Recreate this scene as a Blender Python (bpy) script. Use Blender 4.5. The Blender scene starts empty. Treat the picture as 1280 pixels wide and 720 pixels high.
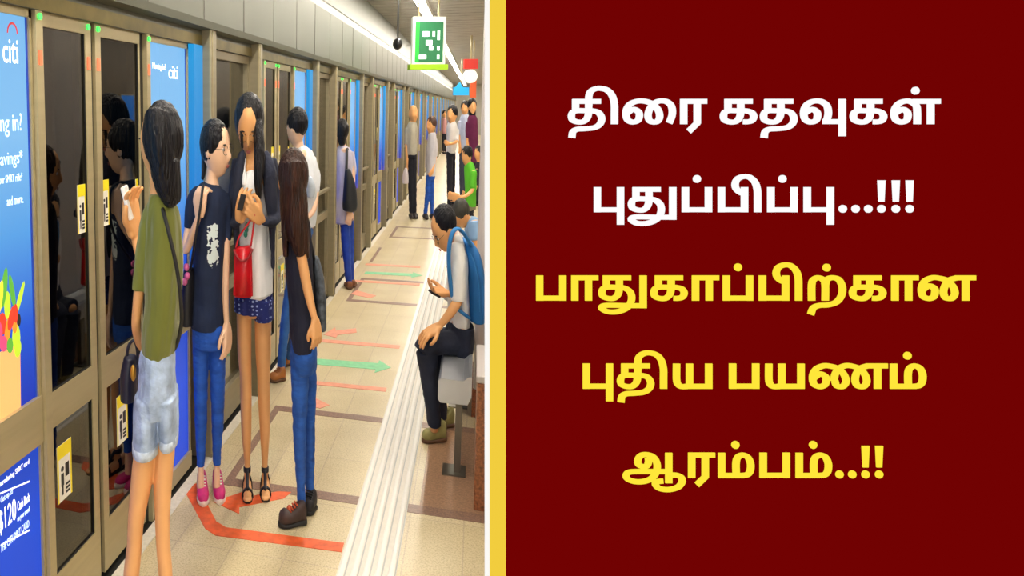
import bpy, bmesh, math, random
from mathutils import Vector, Matrix, noise as mnoise
random.seed(7)
SC = bpy.context.scene
COL = SC.collection
# ------------------------------------------------------------------ camera
CPX, CPY, FPX, CH = 303.0, 232.0, 963.7, 1.62
PITCH = math.atan(99 / FPX)
YAW = math.atan(293 / math.hypot(FPX, 99))
FW = Vector((-math.sin(YAW) * math.cos(PITCH), math.cos(YAW) * math.cos(PITCH), -math.sin(PITCH)))
RT = Vector((math.cos(YAW), math.sin(YAW), 0))
UP = RT.cross(FW)
NH = Vector((-math.sin(YAW), math.cos(YAW), 0))
CAM = Vector((0, 0, CH))
cd = bpy.data.cameras.new('camera')
cd.sensor_width = 36
cd.lens = FPX / 1280 * 36
cd.shift_x = (640 - CPX) / 1280
cd.shift_y = -(360 - CPY) / 1280
cd.clip_start = 0.05
co = bpy.data.objects.new('camera', cd)
COL.objects.link(co)
co.location = CAM
co.rotation_euler = (math.pi / 2 - PITCH, 0, YAW)
SC.camera = co
# ------------------------------------------------------------------ view, world
SC.view_settings.view_transform = 'Standard'
SC.view_settings.look = 'None'
SC.view_settings.exposure = 0
SC.view_settings.gamma = 1
SC.view_settings.use_curve_mapping = False
SC.cycles.use_denoising = True
SC.cycles.max_bounces = 8
SC.cycles.transparent_max_bounces = 16
w = bpy.data.worlds.new('ambient_fill')
SC.world = w
w.use_nodes = True
bg = w.node_tree.nodes['Background']
bg.inputs[0].default_value = (1.0, 0.96, 0.9, 1)
bg.inputs[1].default_value = 2.1  # even fill light added, entering by the open end behind the camera
LAMP = 50.0          # radiance of the fluorescent tubes


def ray(x, y):
    return FW + RT * ((x - CPX) / FPX) - UP * ((y - CPY) / FPX)


def on_plane(x, y, ax, c):
    r = ray(x, y)
    return CAM + r * ((c - CAM[ax]) / r[ax])


def ground(x, y):
    return on_plane(x, y, 2, 0.0)


# ------------------------------------------------------------------ materials
def lin(h):
    if isinstance(h, str):
        h = h.lstrip('#')
        h = tuple(int(h[i:i + 2], 16) / 255 for i in (0, 2, 4))
    return tuple((c / 12.92 if c <= .04045 else ((c + .055) / 1.055) ** 2.4) for c in h) + (1,)


_M = {}


def mat(name, col, rough=.5, metal=0.0, spec=.5, nz=0, amt=.15, bump=0.0, bscale=60, stretch=(1, 1, 1), emit=0, sheen=0):
    if name in _M:
        return _M[name]
    m = bpy.data.materials.new(name)
    m.use_nodes = True
    nt = m.node_tree
    b = nt.nodes['Principled BSDF']
    c = lin(col)
    b.inputs['Base Color'].default_value = c
    b.inputs['Roughness'].default_value = rough
    b.inputs['Metallic'].default_value = metal
    b.inputs['Specular IOR Level'].default_value = spec
    if sheen:
        b.inputs['Sheen Weight'].default_value = sheen
    tc = nt.nodes.new('ShaderNodeTexCoord')
    mp = nt.nodes.new('ShaderNodeMapping')
    mp.inputs['Scale'].default_value = stretch
    nt.links.new(tc.outputs['Object'], mp.inputs[0])
    if nz:
        n = nt.nodes.new('ShaderNodeTexNoise')
        n.inputs['Scale'].default_value = nz
        n.inputs['Detail'].default_value = 4
        nt.links.new(mp.outputs[0], n.inputs[0])
        r = nt.nodes.new('ShaderNodeValToRGB')
        r.color_ramp.elements[0].position = .3
        r.color_ramp.elements[1].position = .7
        r.color_ramp.elements[0].color = tuple(v * (1 - amt) for v in c[:3]) + (1,)
        r.color_ramp.elements[1].color = tuple(min(1, v * (1 + amt)) for v in c[:3]) + (1,)
        nt.links.new(n.outputs[0], r.inputs[0])
        nt.links.new(r.outputs[0], b.inputs['Base Color'])
    if bump:
        n2 = nt.nodes.new('ShaderNodeTexNoise')
        n2.inputs['Scale'].default_value = bscale
        nt.links.new(mp.outputs[0], n2.inputs[0])
        bp = nt.nodes.new('ShaderNodeBump')
        bp.inputs['Strength'].default_value = bump
        bp.inputs['Distance'].default_value = .02
        nt.links.new(n2.outputs[0], bp.inputs['Height'])
        nt.links.new(bp.outputs[0], b.inputs['Normal'])
    if emit:
        b.inputs['Emission Color'].default_value = c
        b.inputs['Emission Strength'].default_value = emit
    _M[name] = m
    return m


def ramp_emit(name, axis, lo, hi, stops, strength, rough=.25):
    """printed artwork on a backlit panel: colour bands along one axis of the object"""
    m = bpy.data.materials.new(name)
    m.use_nodes = True
    nt = m.node_tree
    b = nt.nodes['Principled BSDF']
    tc = nt.nodes.new('ShaderNodeTexCoord')
    sp = nt.nodes.new('ShaderNodeSeparateXYZ')
    nt.links.new(tc.outputs['Object'], sp.inputs[0])
    mr = nt.nodes.new('ShaderNodeMapRange')
    mr.inputs[1].default_value = lo
    mr.inputs[2].default_value = hi
    nt.links.new(sp.outputs[axis], mr.inputs[0])
    r = nt.nodes.new('ShaderNodeValToRGB')
    els = r.color_ramp.elements
    els[0].position, els[1].position = stops[0][0], stops[-1][0]
    els[0].color, els[1].color = lin(stops[0][1]), lin(stops[-1][1])
    for p, c in stops[1:-1]:
        els.new(p).color = lin(c)
    nt.links.new(mr.outputs[0], r.inputs[0])
    b.inputs['Base Color'].default_value = (.02, .02, .02, 1)
    nt.links.new(r.outputs[0], b.inputs['Emission Color'])
    b.inputs['Emission Strength'].default_value = strength
    b.inputs['Roughness'].default_value = rough
    b.inputs['Specular IOR Level'].default_value = .08
    return m


def glass_mat(name, tint, ior, rough=.02):
    m = bpy.data.materials.new(name)
    m.use_nodes = True
    nt = m.node_tree
    out = nt.nodes['Material Output']
    nt.nodes.remove(nt.nodes['Principled BSDF'])
    t = nt.nodes.new('ShaderNodeBsdfTransparent')
    t.inputs[0].default_value = lin(tint)
    g = nt.nodes.new('ShaderNodeBsdfGlossy')
    g.inputs[0].default_value = (.95, .93, .88, 1)
    g.inputs['Roughness'].default_value = rough
    f = nt.nodes.new('ShaderNodeFresnel')
    f.inputs[0].default_value = ior
    mx = nt.nodes.new('ShaderNodeMixShader')
    nt.links.new(f.outputs[0], mx.inputs[0])
    nt.links.new(t.outputs[0], mx.inputs[1])
    nt.links.new(g.outputs[0], mx.inputs[2])
    nt.links.new(mx.outputs[0], out.inputs[0])
    return m


def floor_mat():
    m = bpy.data.materials.new('granite_floor_tile')
    m.use_nodes = True
    nt = m.node_tree
    b = nt.nodes['Principled BSDF']
    tc = nt.nodes.new('ShaderNodeTexCoord')
    br = nt.nodes.new('ShaderNodeTexBrick')
    br.offset = 0
    br.inputs['Color1'].default_value = lin('#decfa9')
    br.inputs['Color2'].default_value = lin('#d9c9a0')
    br.inputs['Mortar'].default_value = lin('#cbb999')
    br.inputs['Scale'].default_value = 1
    br.inputs['Mortar Size'].default_value = .0025
    br.inputs['Brick Width'].default_value = .205
    br.inputs['Row Height'].default_value = .425
    nt.links.new(tc.outputs['Object'], br.inputs[0])
    n = nt.nodes.new('ShaderNodeTexNoise')
    n.inputs['Scale'].default_value = 160
    n.inputs['Detail'].default_value = 3
    nt.links.new(tc.outputs['Object'], n.inputs[0])
    n3 = nt.nodes.new('ShaderNodeTexNoise')
    n3.inputs['Scale'].default_value = 4
    n3.inputs['Detail'].default_value = 5
    nt.links.new(tc.outputs['Object'], n3.inputs[0])
    r = nt.nodes.new('ShaderNodeValToRGB')
    r.color_ramp.elements[0].position = .32
    r.color_ramp.elements[0].color = (.62, .58, .52, 1)
    r.color_ramp.elements[1].position = .56
    r.color_ramp.elements[1].color = (1, 1, 1, 1)
    nt.links.new(n.outputs[0], r.inputs[0])
    r3 = nt.nodes.new('ShaderNodeValToRGB')
    r3.color_ramp.elements[0].position = .3
    r3.color_ramp.elements[0].color = (.86, .82, .75, 1)
    r3.color_ramp.elements[1].position = .65
    r3.color_ramp.elements[1].color = (1, 1, 1, 1)
    nt.links.new(n3.outputs[0], r3.inputs[0])
    mx = nt.nodes.new('ShaderNodeMixRGB')
    mx.blend_type = 'MULTIPLY'
    mx.inputs[0].default_value = .8
    nt.links.new(br.outputs[0], mx.inputs[1])
    nt.links.new(r.outputs[0], mx.inputs[2])
    mx2 = nt.nodes.new('ShaderNodeMixRGB')
    mx2.blend_type = 'MULTIPLY'
    mx2.inputs[0].default_value = .8
    nt.links.new(mx.outputs[0], mx2.inputs[1])
    nt.links.new(r3.outputs[0], mx2.inputs[2])
    nt.links.new(mx2.outputs[0], b.inputs['Base Color'])
    b.inputs['Roughness'].default_value = .32
    return m


STEEL = mat('brushed_steel', '#b8ab85', .4, .45, nz=3, amt=.06, stretch=(1, 1, 12))
STEELD = mat('aged_brushed_steel', '#968c72', .42, .45, nz=3, amt=.08, stretch=(1, 1, 12))
FASCIA = mat('enamelled_fascia', '#5f6153', .42, .3, nz=2, amt=.05)
RUBBER = mat('black_rubber', '#15140f', .6)
SILL = mat('pale_sill_stone', '#d9d2c2', .45, nz=80, amt=.1)
GLASS = glass_mat('smoked_glass', '#7d776b', 1.75)
GLASS2 = glass_mat('clear_glass', '#8d8473', 2.7, .06)
YEL = mat('sticker_yellow', '#f5df1a', .5)
WHT = mat('sticker_white', '#f2efe4', .5)
BLK = mat('sticker_black', '#1a1a18', .5)


# ------------------------------------------------------------------ mesh helpers
def link(name, me, m=None, parent=None, smooth=False):
    o = bpy.data.objects.new(name, me)
    COL.objects.link(o)
    if m:
        for mm in (m if isinstance(m, (list, tuple)) else [m]):
            me.materials.append(mm)
    if parent:
        o.parent = parent
    if smooth:
        for p in me.polygons:
            p.use_smooth = True
    return o


def bm_obj(name, bm, m=None, parent=None, smooth=False):
    me = bpy.data.meshes.new(name)
    bmesh.ops.recalc_face_normals(bm, faces=bm.faces)
    bm.to_mesh(me)
    bm.free()
    return link(name, me, m, parent, smooth)


def add_box(bm, x0, x1, y0, y1, z0, z1, mi=0, bev=0):
    v = [bm.verts.new((x, y, z)) for x in (x0, x1) for y in (y0, y1) for z in (z0, z1)]
    fs = []
    for q in ((0, 1, 3, 2), (4, 6, 7, 5), (0, 4, 5, 1), (2, 3, 7, 6), (0, 2, 6, 4), (1, 5, 7, 3)):
        f = bm.faces.new([v[i] for i in q])
        f.material_index = mi
        fs.append(f)
    if bev:
        es = list({e for f in fs for e in f.edges})
        bmesh.ops.bevel(bm, geom=es, offset=bev, segments=2, affect='EDGES', profile=.5)


def box(name, d, m, parent=None, bev=0):
    bm = bmesh.new()
    add_box(bm, *d, bev=bev)
    return bm_obj(name, bm, m, parent)


def boxes(name, ds, m, parent=None, bev=0):
    bm = bmesh.new()
    for d in ds:
        add_box(bm, *d, bev=bev)
    return bm_obj(name, bm, m, parent)


def prism(bm, pts, y0, y1, mi=0):
    """profile in (x, z) swept along y"""
    a = [bm.verts.new((x, y0, z)) for x, z in pts]
    b = [bm.verts.new((x, y1, z)) for x, z in pts]
    n = len(pts)
    bm.faces.new(a).material_index = mi
    bm.faces.new(b[::-1]).material_index = mi
    for i in range(n):
        bm.faces.new((a[i], b[i], b[(i + 1) % n], a[(i + 1) % n])).material_index = mi


def cyl(bm, p0, p1, r, seg=16, mi=0, r1=None):
    p0, p1 = Vector(p0), Vector(p1)
    d = (p1 - p0).normalized()
    a = d.orthogonal().normalized()
    b = d.cross(a)
    r1 = r if r1 is None else r1
    A = [bm.verts.new(p0 + (a * math.cos(t) + b * math.sin(t)) * r) for t in [2 * math.pi * i / seg for i in range(seg)]]
    B = [bm.verts.new(p1 + (a * math.cos(t) + b * math.sin(t)) * r1) for t in [2 * math.pi * i / seg for i in range(seg)]]
    bm.faces.new(A[::-1]).material_index = mi
    bm.faces.new(B).material_index = mi
    for i in range(seg):
        bm.faces.new((A[i], A[(i + 1) % seg], B[(i + 1) % seg], B[i])).material_index = mi


def ellipsoid(bm, c, r, seg=16, mat3=None, mi=0):
    g = bmesh.ops.create_uvsphere(bm, u_segments=seg, v_segments=max(6, seg * 2 // 3), radius=1)
    for v in g['verts']:
        p = Vector((v.co.x * r[0], v.co.y * r[1], v.co.z * r[2]))
        if mat3:
            p = mat3 @ p
        v.co = p + Vector(c)
    if mi:
        for f in {f for v in g['verts'] for f in v.link_faces}:
            f.material_index = mi


def tag(o, label=None, cat=None, group=None, kind=None):
    if label:
        o['label'] = label
    if cat:
        o['category'] = cat
    if group:
        o['group'] = group
    if kind:
        o['kind'] = kind
    return o


def empty(name, loc, rz=0, label=None, cat=None, group=None, kind=None):
    o = bpy.data.objects.new(name, None)
    o.empty_display_size = .05
    COL.objects.link(o)
    o.location = loc
    o.rotation_euler = (0, 0, rz)
    return tag(o, label, cat, group, kind)


def copy_tree(o, parent=None):
    c = o.copy()
    COL.objects.link(c)
    if parent:
        c.parent = parent
    for ch in list(o.children):
        copy_tree(ch, c)
    return c


def catmull(ps, n):
    """ps: list of tuples; returns densified list"""
    out = []
    k = len(ps)
    if k < 3:
        n1 = n if k == 2 else 1
        if k == 2:
            for j in range(n1 + 1):
                t = j / n1
                out.append(tuple(a + (b - a) * t for a, b in zip(*ps)))
            return out
        return list(ps)
    for i in range(k - 1):
        p0 = ps[max(i - 1, 0)]
        p1, p2 = ps[i], ps[i + 1]
        p3 = ps[min(i + 2, k - 1)]
        for j in range(n):
            t = j / n
            out.append(tuple(.5 * (2 * b + (c - a) * t + (2 * a - 5 * b + 4 * c - d) * t * t + (3 * b - a - 3 * c + d) * t ** 3)
                             for a, b, c, d in zip(p0, p1, p2, p3)))
    out.append(ps[-1])
    return out


def loft(bm, rings, seg=18, sub=4, cap=.5, mi=0):
    """rings: (u, v, z, a, b): centre and half sizes in the local frame"""
    R = catmull(rings, sub)
    cs = [Vector(r[:3]) for r in R]
    n = len(R)
    secs = []
    for i in range(n):
        t = (cs[min(i + 1, n - 1)] - cs[max(i - 1, 0)])
        if t.length < 1e-6:
            t = Vector((0, 0, -1))
        t.normalize()
        e1 = t.cross(Vector((0, 1, 0)))
        if e1.length < .15:
            e1 = Vector((1, 0, 0))
        e1.normalize()
        e2 = t.cross(e1).normalized()
        secs.append((cs[i], t, e1, e2, max(R[i][3], .001), max(R[i][4], .001)))

    def ring(c, e1, e2, a, b):
        return [bm.verts.new(c + e1 * (a * math.cos(q)) + e2 * (b * math.sin(q))) for q in [2 * math.pi * k / seg for k in range(seg)]]
    L = []
    if cap:
        c, t, e1, e2, a, b = secs[0]
        h = min(a, b) * cap
        L.append(ring(c - t * h, e1, e2, a * .3, b * .3))
        L.append(ring(c - t * h * .75, e1, e2, a * .72, b * .72))
    for c, t, e1, e2, a, b in secs:
        L.append(ring(c, e1, e2, a, b))
    if cap:
        c, t, e1, e2, a, b = secs[-1]
        h = min(a, b) * cap
        L.append(ring(c + t * h * .75, e1, e2, a * .72, b * .72))
        L.append(ring(c + t * h, e1, e2, a * .3, b * .3))
    for A, B in zip(L, L[1:]):
        for k in range(seg):
            bm.faces.new((A[k], A[(k + 1) % seg], B[(k + 1) % seg], B[k])).material_index = mi
    bm.faces.new(L[0][::-1]).material_index = mi
    bm.faces.new(L[-1]).material_index = mi


def fuse(bm, voxel, smooth=2):
    """union of overlapping closed shells -> one continuous mesh"""
    me = bpy.data.meshes.new('shell')
    bmesh.ops.recalc_face_normals(bm, faces=bm.faces)
    bm.to_mesh(me)
    bm.free()
    o = bpy.data.objects.new('shell', me)
    COL.objects.link(o)
    r = o.modifiers.new('r', 'REMESH')
    r.mode = 'VOXEL'
    r.voxel_size = voxel
    r.use_smooth_shade = True
    if smooth:
        s = o.modifiers.new('s', 'SMOOTH')
        s.factor = .5
        s.iterations = smooth
    dg = bpy.context.evaluated_depsgraph_get()
    dg.update()
    out = bpy.data.meshes.new_from_object(o.evaluated_get(dg))
    bpy.data.objects.remove(o)
    bpy.data.meshes.remove(me)
    for p in out.polygons:
        p.use_smooth = True
    return out


# ------------------------------------------------------------------ lettering
FONT_SEQ = []


def text_mesh(s, name, m, parent, M, width=None, height=None, depth=.0015, align='LEFT'):
    """flat lettering: M maps (x right, y up, z out) to the parent's frame"""
    cu = bpy.data.curves.new('letters', 'FONT')
    cu.body = s
    cu.extrude = depth / 2
    cu.resolution_u = 4
    o = bpy.data.objects.new('letters', cu)
    COL.objects.link(o)
    dg = bpy.context.evaluated_depsgraph_get()
    dg.update()
    me = bpy.data.meshes.new_from_object(o.evaluated_get(dg))
    bpy.data.objects.remove(o)
    xs = [v.co.x for v in me.vertices]
    ys = [v.co.y for v in me.vertices]
    x0, x1, y0, y1 = min(xs), max(xs), min(ys), max(ys)
    sx = (width or (x1 - x0)) / (x1 - x0)
    sy = (height or (y1 - y0)) / (y1 - y0)
    for v in me.vertices:
        v.co = M @ Vector(((v.co.x - x0) * sx, (v.co.y - y0) * sy, v.co.z))
    me.materials.clear()
    return link(name, me, m, parent)


def side_M(x, y, z):
    """frame of a surface facing +X: letters run along +Y"""
    return Matrix(((0, 0, 1, x), (1, 0, 0, y), (0, 1, 0, z), (0, 0, 0, 1)))


# ==================================================================== STRUCTURE
XD = -1.18            # plane of the screen doors
YE = 46.0
fl = box('floor', (-1.165, 2.6, -3.0, YE, -.15, 0), floor_mat())
tag(fl, kind='structure')
ceil_m = mat('ceiling_panel_grey', '#a3a09b', .55, .2, nz=5, amt=.12)
CZ = 2.85
bm = bmesh.new()
y = -3.0
add_box(bm, -2.6, 2.6, -3, YE, CZ + .04, CZ + .1)
while y < YE:          # metal ceiling planks with open joints
    add_box(bm, -1.5, 2.6, y, min(y + .27, YE), CZ, CZ + .03)
    y += .30
tag(bm_obj('ceiling', bm, ceil_m), kind='structure')
wall_m = mat('opposite_wall_grey', '#7d7263', .4, nz=2, amt=.2)
tag(box('wall_right', (2.6, 2.7, -3, YE, -.15, CZ + .1), wall_m), kind='structure')
tag(box('wall_back', (-2.6, 2.7, YE, YE + .1, -1.2, CZ + .1), mat('far_wall_cream', '#b7b2a5', .6, nz=2, amt=.1)), kind='structure')
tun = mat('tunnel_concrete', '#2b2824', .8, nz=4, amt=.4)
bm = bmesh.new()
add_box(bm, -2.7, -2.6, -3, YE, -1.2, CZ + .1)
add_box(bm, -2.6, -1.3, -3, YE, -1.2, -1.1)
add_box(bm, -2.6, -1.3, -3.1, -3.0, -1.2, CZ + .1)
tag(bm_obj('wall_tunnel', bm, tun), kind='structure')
# platform edge under the doors, sill strip
tag(box('trim_1', (-1.34, -1.1655, -3, YE, -.3, -.004), RUBBER), kind='structure')
tag(box('trim_2', (-1.163, -1.118, -3, YE, -.02, .003), SILL), kind='structure')
# fascia over the doors
bm = bmesh.new()
prism(bm, [(-1.26, 1.885), (-1.165, 1.885), (-1.165, 1.95), (-1.115, 1.955), (-1.11, 1.985), (-1.14, 1.992),
           (-1.14, 2.36), (-1.16, 2.43), (-1.21, 2.475), (-1.28, 2.485), (-1.28, 1.95)], -3, YE)
add_box(bm, -1.33, -1.27, -3, YE, 2.48, CZ)
tag(bm_obj('wall_left', bm, FASCIA), kind='structure')
seam = mat('fascia_seam', '#5e5b50', .5)
PER = 2.39
bm = bmesh.new()
yy = .81
while yy < 30:
    add_box(bm, -1.1405, -1.1385, yy - .004, yy + .004, 1.99, 2.36)
    yy += PER / 4
tag(bm_obj('trim_3', bm, seam), kind='structure')
tag(box('trim_4', (-1.168, -1.1635, -3, YE, 1.886, 1.93), mat('transom_olive', '#7c6f3c', .4, .5, nz=6, amt=.35)), kind='structure')

# ---- brown granite borders in the floor
brown = mat('brown_granite_inlay', '#8a6a58', .35, nz=120, amt=.3)
bm = bmesh.new()
k = 0
for y0 in (3.01, 3.865, 6.3, 7.15, 9.6, 10.45):
    add_box(bm, -1.0, 2.5, y0, y0 + .066, -.01, .0016)
for y0 in (3.01, 6.3, 9.6):
    add_box(bm, -1.0, -.965, y0, y0 + .9, -.01, .0014)
tag(bm_obj('trim_5', bm, brown), kind='structure')
bm = bmesh.new()
for y0 in (3.076, 6.37):
    add_box(bm, -.175, .9, y0, y0 + .79, -.01, .0014)
tag(bm_obj('trim_6', bm, mat('red_brown_granite_inlay', '#a07c5f', .3, nz=120, amt=.3)), kind='structure')

# ==================================================================== SCREEN DOORS
DX0, DX1 = -1.235, -1.18


def sticker(parent, y, z, wdt, h, px=-1.1785):
    s = box('warning_sticker', (px, px + .0012, y, y + wdt, z, z + h), WHT, parent)
    tag(s, 'yellow and white warning sticker')
    box('sticker_band', (px + .0012, px + .002, y, y + wdt, z + h * .76, z + h), YEL, s)
    bm = bmesh.new()
    add_box(bm, px + .0012, px + .002, y, y + wdt * .09, z, z + h * .76)
    add_box(bm, px + .0012, px + .002, y + wdt * .91, y + wdt, z, z + h * .76)
    bm_obj('sticker_edge', bm, YEL, s)
    bm = bmesh.new()       # standing figure and block pictogram
    c = y + wdt * .34
    cyl(bm, (px + .0012, c, z + h * .56), (px + .002, c, z + h * .56), wdt * .1, 10)
    add_box(bm, px + .0012, px + .002, c - wdt * .09, c + wdt * .09, z + h * .26, z + h * .48)
    add_box(bm, px + .0012, px + .002, c - wdt * .05, c + wdt * .05, z + h * .1, z + h * .28)
    add_box(bm, px + .0012, px + .002, y + wdt * .55, y + wdt * .8, z + h * .38, z + h * .62)
    for i in range(3):
        add_box(bm, px + .0012, px + .002, y + wdt * .55, y + wdt * .84, z + h * (.08 + .07 * i), z + h * (.12 + .07 * i))
    bm_obj('sticker_pictogram', bm, BLK, s)


GLINTG = mat('green_glint', '#3cff5a', .3, emit=1.6)  # green reflection on the steel, built as a glowing spot
GLINTR = mat('red_glint', '#ff6a45', .3, emit=.7)  # orange-red reflection on the steel, built as a glowing tag


def sliding_door(Y):
    """two glazed leaves in steel frames; Y = near edge of the opening"""
    r = empty('door_1', (DX1, Y, 0), kind='structure')
    X0, X1 = -.05, 0.0

    def leaf(a, b, inner):
        fr = empty('door_leaf', (0, 0, 0))
        fr.parent = r
        bm = bmesh.new()
        sa, sb = (.010, .038) if inner == 'b' else (.038, .012)
        add_box(bm, X0, X1, a, a + sa, .02, 1.885)
        add_box(bm, X0, X1, b - sb, b, .02, 1.885)
        add_box(bm, X0, X1, a + sa, b - sb, .02, .20)
        add_box(bm, X0, X1, a + sa, b - sb, .665, .775)
        add_box(bm, X0, X1, a + sa, b - sb, 1.845, 1.885)
        bm_obj('door_frame', bm, STEEL, fr)
        box('glass_pane', (X0 + .034, X0 + .042, a + sa - .004, b - sb + .004, .775, 1.85), GLASS, fr)
        box('glass_pane', (X0 + .034, X0 + .042, a + sa - .004, b - sb + .004, .195, .67), GLASS, fr)
        bm = bmesh.new()      # dark gaskets
        for z0, z1 in ((.775, 1.845), (.2, .665)):
            add_box(bm, X0 + .0425, X1 - .003, a + sa, a + sa + .003, z0, z1)
            add_box(bm, X0 + .0425, X1 - .003, b - sb - .003, b - sb, z0, z1)
            add_box(bm, X0 + .0425, X1 - .003, a + sa, b - sb, z0, z0 + .004)
        bm_obj('gasket', bm, RUBBER, fr)
        return fr
    l1 = leaf(.014, .318, 'b')
    l2 = leaf(.346, .69, 'a')
    gx = -.0078
    sticker(l1, .027, 1.22, .016, .155, gx)
    sticker(l2, .655, 1.20, .022, .155, gx)
    sticker(l1, .222, 1.22, .05, .155, gx)
    sticker(l2, .386, 1.22, .05, .155, gx)
    sticker(l1, .062, .41, .085, .18, gx)
    sticker(l2, .47, .415, .085, .18, gx)
    box('door_seal', (X0 + .005, X1 - .012, .316, .348, .02, 1.885), RUBBER, r)
    for y0, y1, n in ((-.022, .014, 1), (.70, .76, 2)):
        bm = bmesh.new()
        add_box(bm, X0, .012, y0 if n == 1 else .728, y1, 0, 1.9)
        j = bm_obj('door_jamb', bm, STEEL, r)
    box('dark_jamb', (X0, -.006, .69, .728, 0, 1.9), RUBBER, r)
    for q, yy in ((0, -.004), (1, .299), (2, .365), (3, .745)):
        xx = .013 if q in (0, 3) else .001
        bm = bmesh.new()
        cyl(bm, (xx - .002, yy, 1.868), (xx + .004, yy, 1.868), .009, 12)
        bm_obj('green_reflection', bm, GLINTG, r)
        box('red_reflection', (xx - .001, xx + .002, yy - .007, yy + .007, 1.735, 1.775), GLINTR, r)
    return r


SKY_AD = [(0, '#0f35c0'), (.2, '#1c5ade'), (.45, '#5aa8f0'), (.7, '#88c8fb'), (1, '#7ec2f8')]


def ad_panel(Y, wdt, label, group=None, artwork=True):
    r = empty('advertising_panel', (DX1, Y, 0), label=label, cat='advertising panel', group=group)
    bm = bmesh.new()
    add_box(bm, -.05, .004, 0, wdt, .65, .79)
    add_box(bm, -.05, .004, 0, wdt, .02, .09)
    add_box(bm, -.05, 0, 0, wdt, 1.862, 1.885)
    add_box(bm, -.05, 0, 0, .008, .02, 1.885)
    add_box(bm, -.05, 0, wdt - .012, wdt, .02, 1.885)
    bm_obj('panel_frame', bm, STEEL, r)
    box('poster', (-.03, -.008, .008, wdt - .012, .79, 1.862), AD_UP, r)
    box('poster_edge', (-.0085, -.006, wdt - .02, wdt - .0125, .79, 1.862), mat('poster_edge_blue', '#1440b0', .4, emit=.3), r)
    box('lower_poster', (-.03, -.008, .008, wdt - .012, .09, .65), AD_LO, r)
    return r


AD_UP = ramp_emit('backlit_sky_blue_poster', 2, .79, 1.862, SKY_AD, .92)
AD_LO = ramp_emit('backlit_deep_blue_poster', 2, .09, .65, [(0, '#0a4ade'), (.6, '#0a52e6'), (1, '#0a46cc')], .85)
CYAN = ramp_emit('backlit_cyan_strip', 2, 0, 1.9, [(0, '#7a55b0'), (.25, '#c85a6a'), (.45, '#2a50c0'), (.62, '#1f86e0'), (1, '#22a7ee')], .85)


def pillar(Y, wdt):
    r = empty('trim_7', (DX1, Y, 0), kind='structure')
    bm = bmesh.new()
    add_box(bm, -.09, .055, 0, wdt, 0, 1.955)
    bm_obj('pillar_casing', bm, STEELD, r)
    bm = bmesh.new()
    add_box(bm, .05, .058, wdt * .3, wdt * .34, 0.02, 1.95)
    add_box(bm, .05, .058, -.002, wdt * .06, 0.02, 1.95)
    bm_obj('pillar_seam', bm, STEEL, r)
    return r


def fixed_window(Y, wdt):
    r = empty('window_1', (DX1, Y, 0), kind='structure')
    bm = bmesh.new()
    for a in ((0, .03), (wdt - .03, wdt)):
        add_box(bm, -.05, 0, a[0], a[1], .02, 1.885)
    for z in ((.02, .18), (.69, .75), (1.845, 1.885)):
        add_box(bm, -.05, 0, .03, wdt - .03, *z)
    add_box(bm, 0, .03, .06, wdt - .06, .93, .95)        # push bar
    bm_obj('window_frame', bm, STEELD, r)
    box('glass_pane', (-.035, -.025, .025, wdt - .025, .74, 1.85), GLASS2, r)
    box('glass_pane', (-.035, -.025, .025, wdt - .025, .17, .70), GLASS2, r)
    return r


ORD = ['nearest', 'second', 'third', 'fourth', 'fifth', 'sixth', 'seventh', 'eighth', 'ninth', 'tenth', 'eleventh', 'twelfth',
       'thirteenth', 'fourteenth', 'fifteenth', 'sixteenth', 'seventeenth', 'eighteenth', 'nineteenth', 'twentieth']
NB = 18
door0 = sliding_door(1.92)
for k in range(1, NB):
    d = copy_tree(door0)
    d.location.y = 1.92 + PER * k
win0 = fixed_window(3.315, .71)
for k in range(1, NB):
    d = copy_tree(win0)
    d.location.y = 3.315 + PER * k
pl0 = pillar(3.235, .08)
for k in range(0, NB):
    for yv in (3.235 + PER * k, 4.02 + PER * k):
        if k == 0 and yv < 3.3:
            continue
        d = copy_tree(pl0)
        d.location.y = yv
# each bay has a poster after its door and one before the next door
adr = ad_panel(2.685, .42, 'tall sky-blue backlit poster panel behind the woman in the olive shirt')
adl = ad_panel(1.3, .595, 'large blue grocery-bag poster panel at the left edge of the picture')
cy0 = tag(box('light_strip', (-.03, .02, 0, .11, .78, 1.885), CYAN), 'tall bright cyan strip beside the first poster past the olive-shirt woman', 'light strip')
cy0.location = (DX1, 3.122, 0)
ads_proto = ad_panel(4.105, .19, 'narrow sky-blue poster panel behind the head of the tall long-haired woman')
# neighbours past the first bay
for k in range(1, NB):
    yv = 2.685 + PER * k
    if k < 3:
        lab = {1: 'sky-blue poster panel beside the dark-haired man in the white shirt',
               2: 'sky-blue poster panel just past the woman with the black shoulder bag'}[k]
        g = None
    else:
        lab, g = 'narrow blue poster panel in the distant run of screen doors', 'distant poster panels'
    c = copy_tree(adr)
    c.location.y = yv
    tag(c, lab, 'advertising panel', g)
    c = copy_tree(cy0)
    c.location.y = 3.122 + PER * k
    if k < 3:
        tag(c, {1: 'bright cyan strip on the pillar behind the white-shirted man', 2: 'cyan strip by the pillar past the woman with black shoulder bag'}[k], 'light strip')
    else:
        tag(c, 'thin blue light strip in the distant run of screen doors', 'light strip', 'distant light strips')
    c = copy_tree(ads_proto)
    c.location.y = 4.105 + PER * k
    if k == 1:
        tag(c, 'slim blue poster panel directly behind the woman with the black shoulder bag', 'advertising panel')
    else:
        tag(c, 'narrow blue poster panel in the distant run of screen doors', 'advertising panel', 'distant poster panels')


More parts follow.
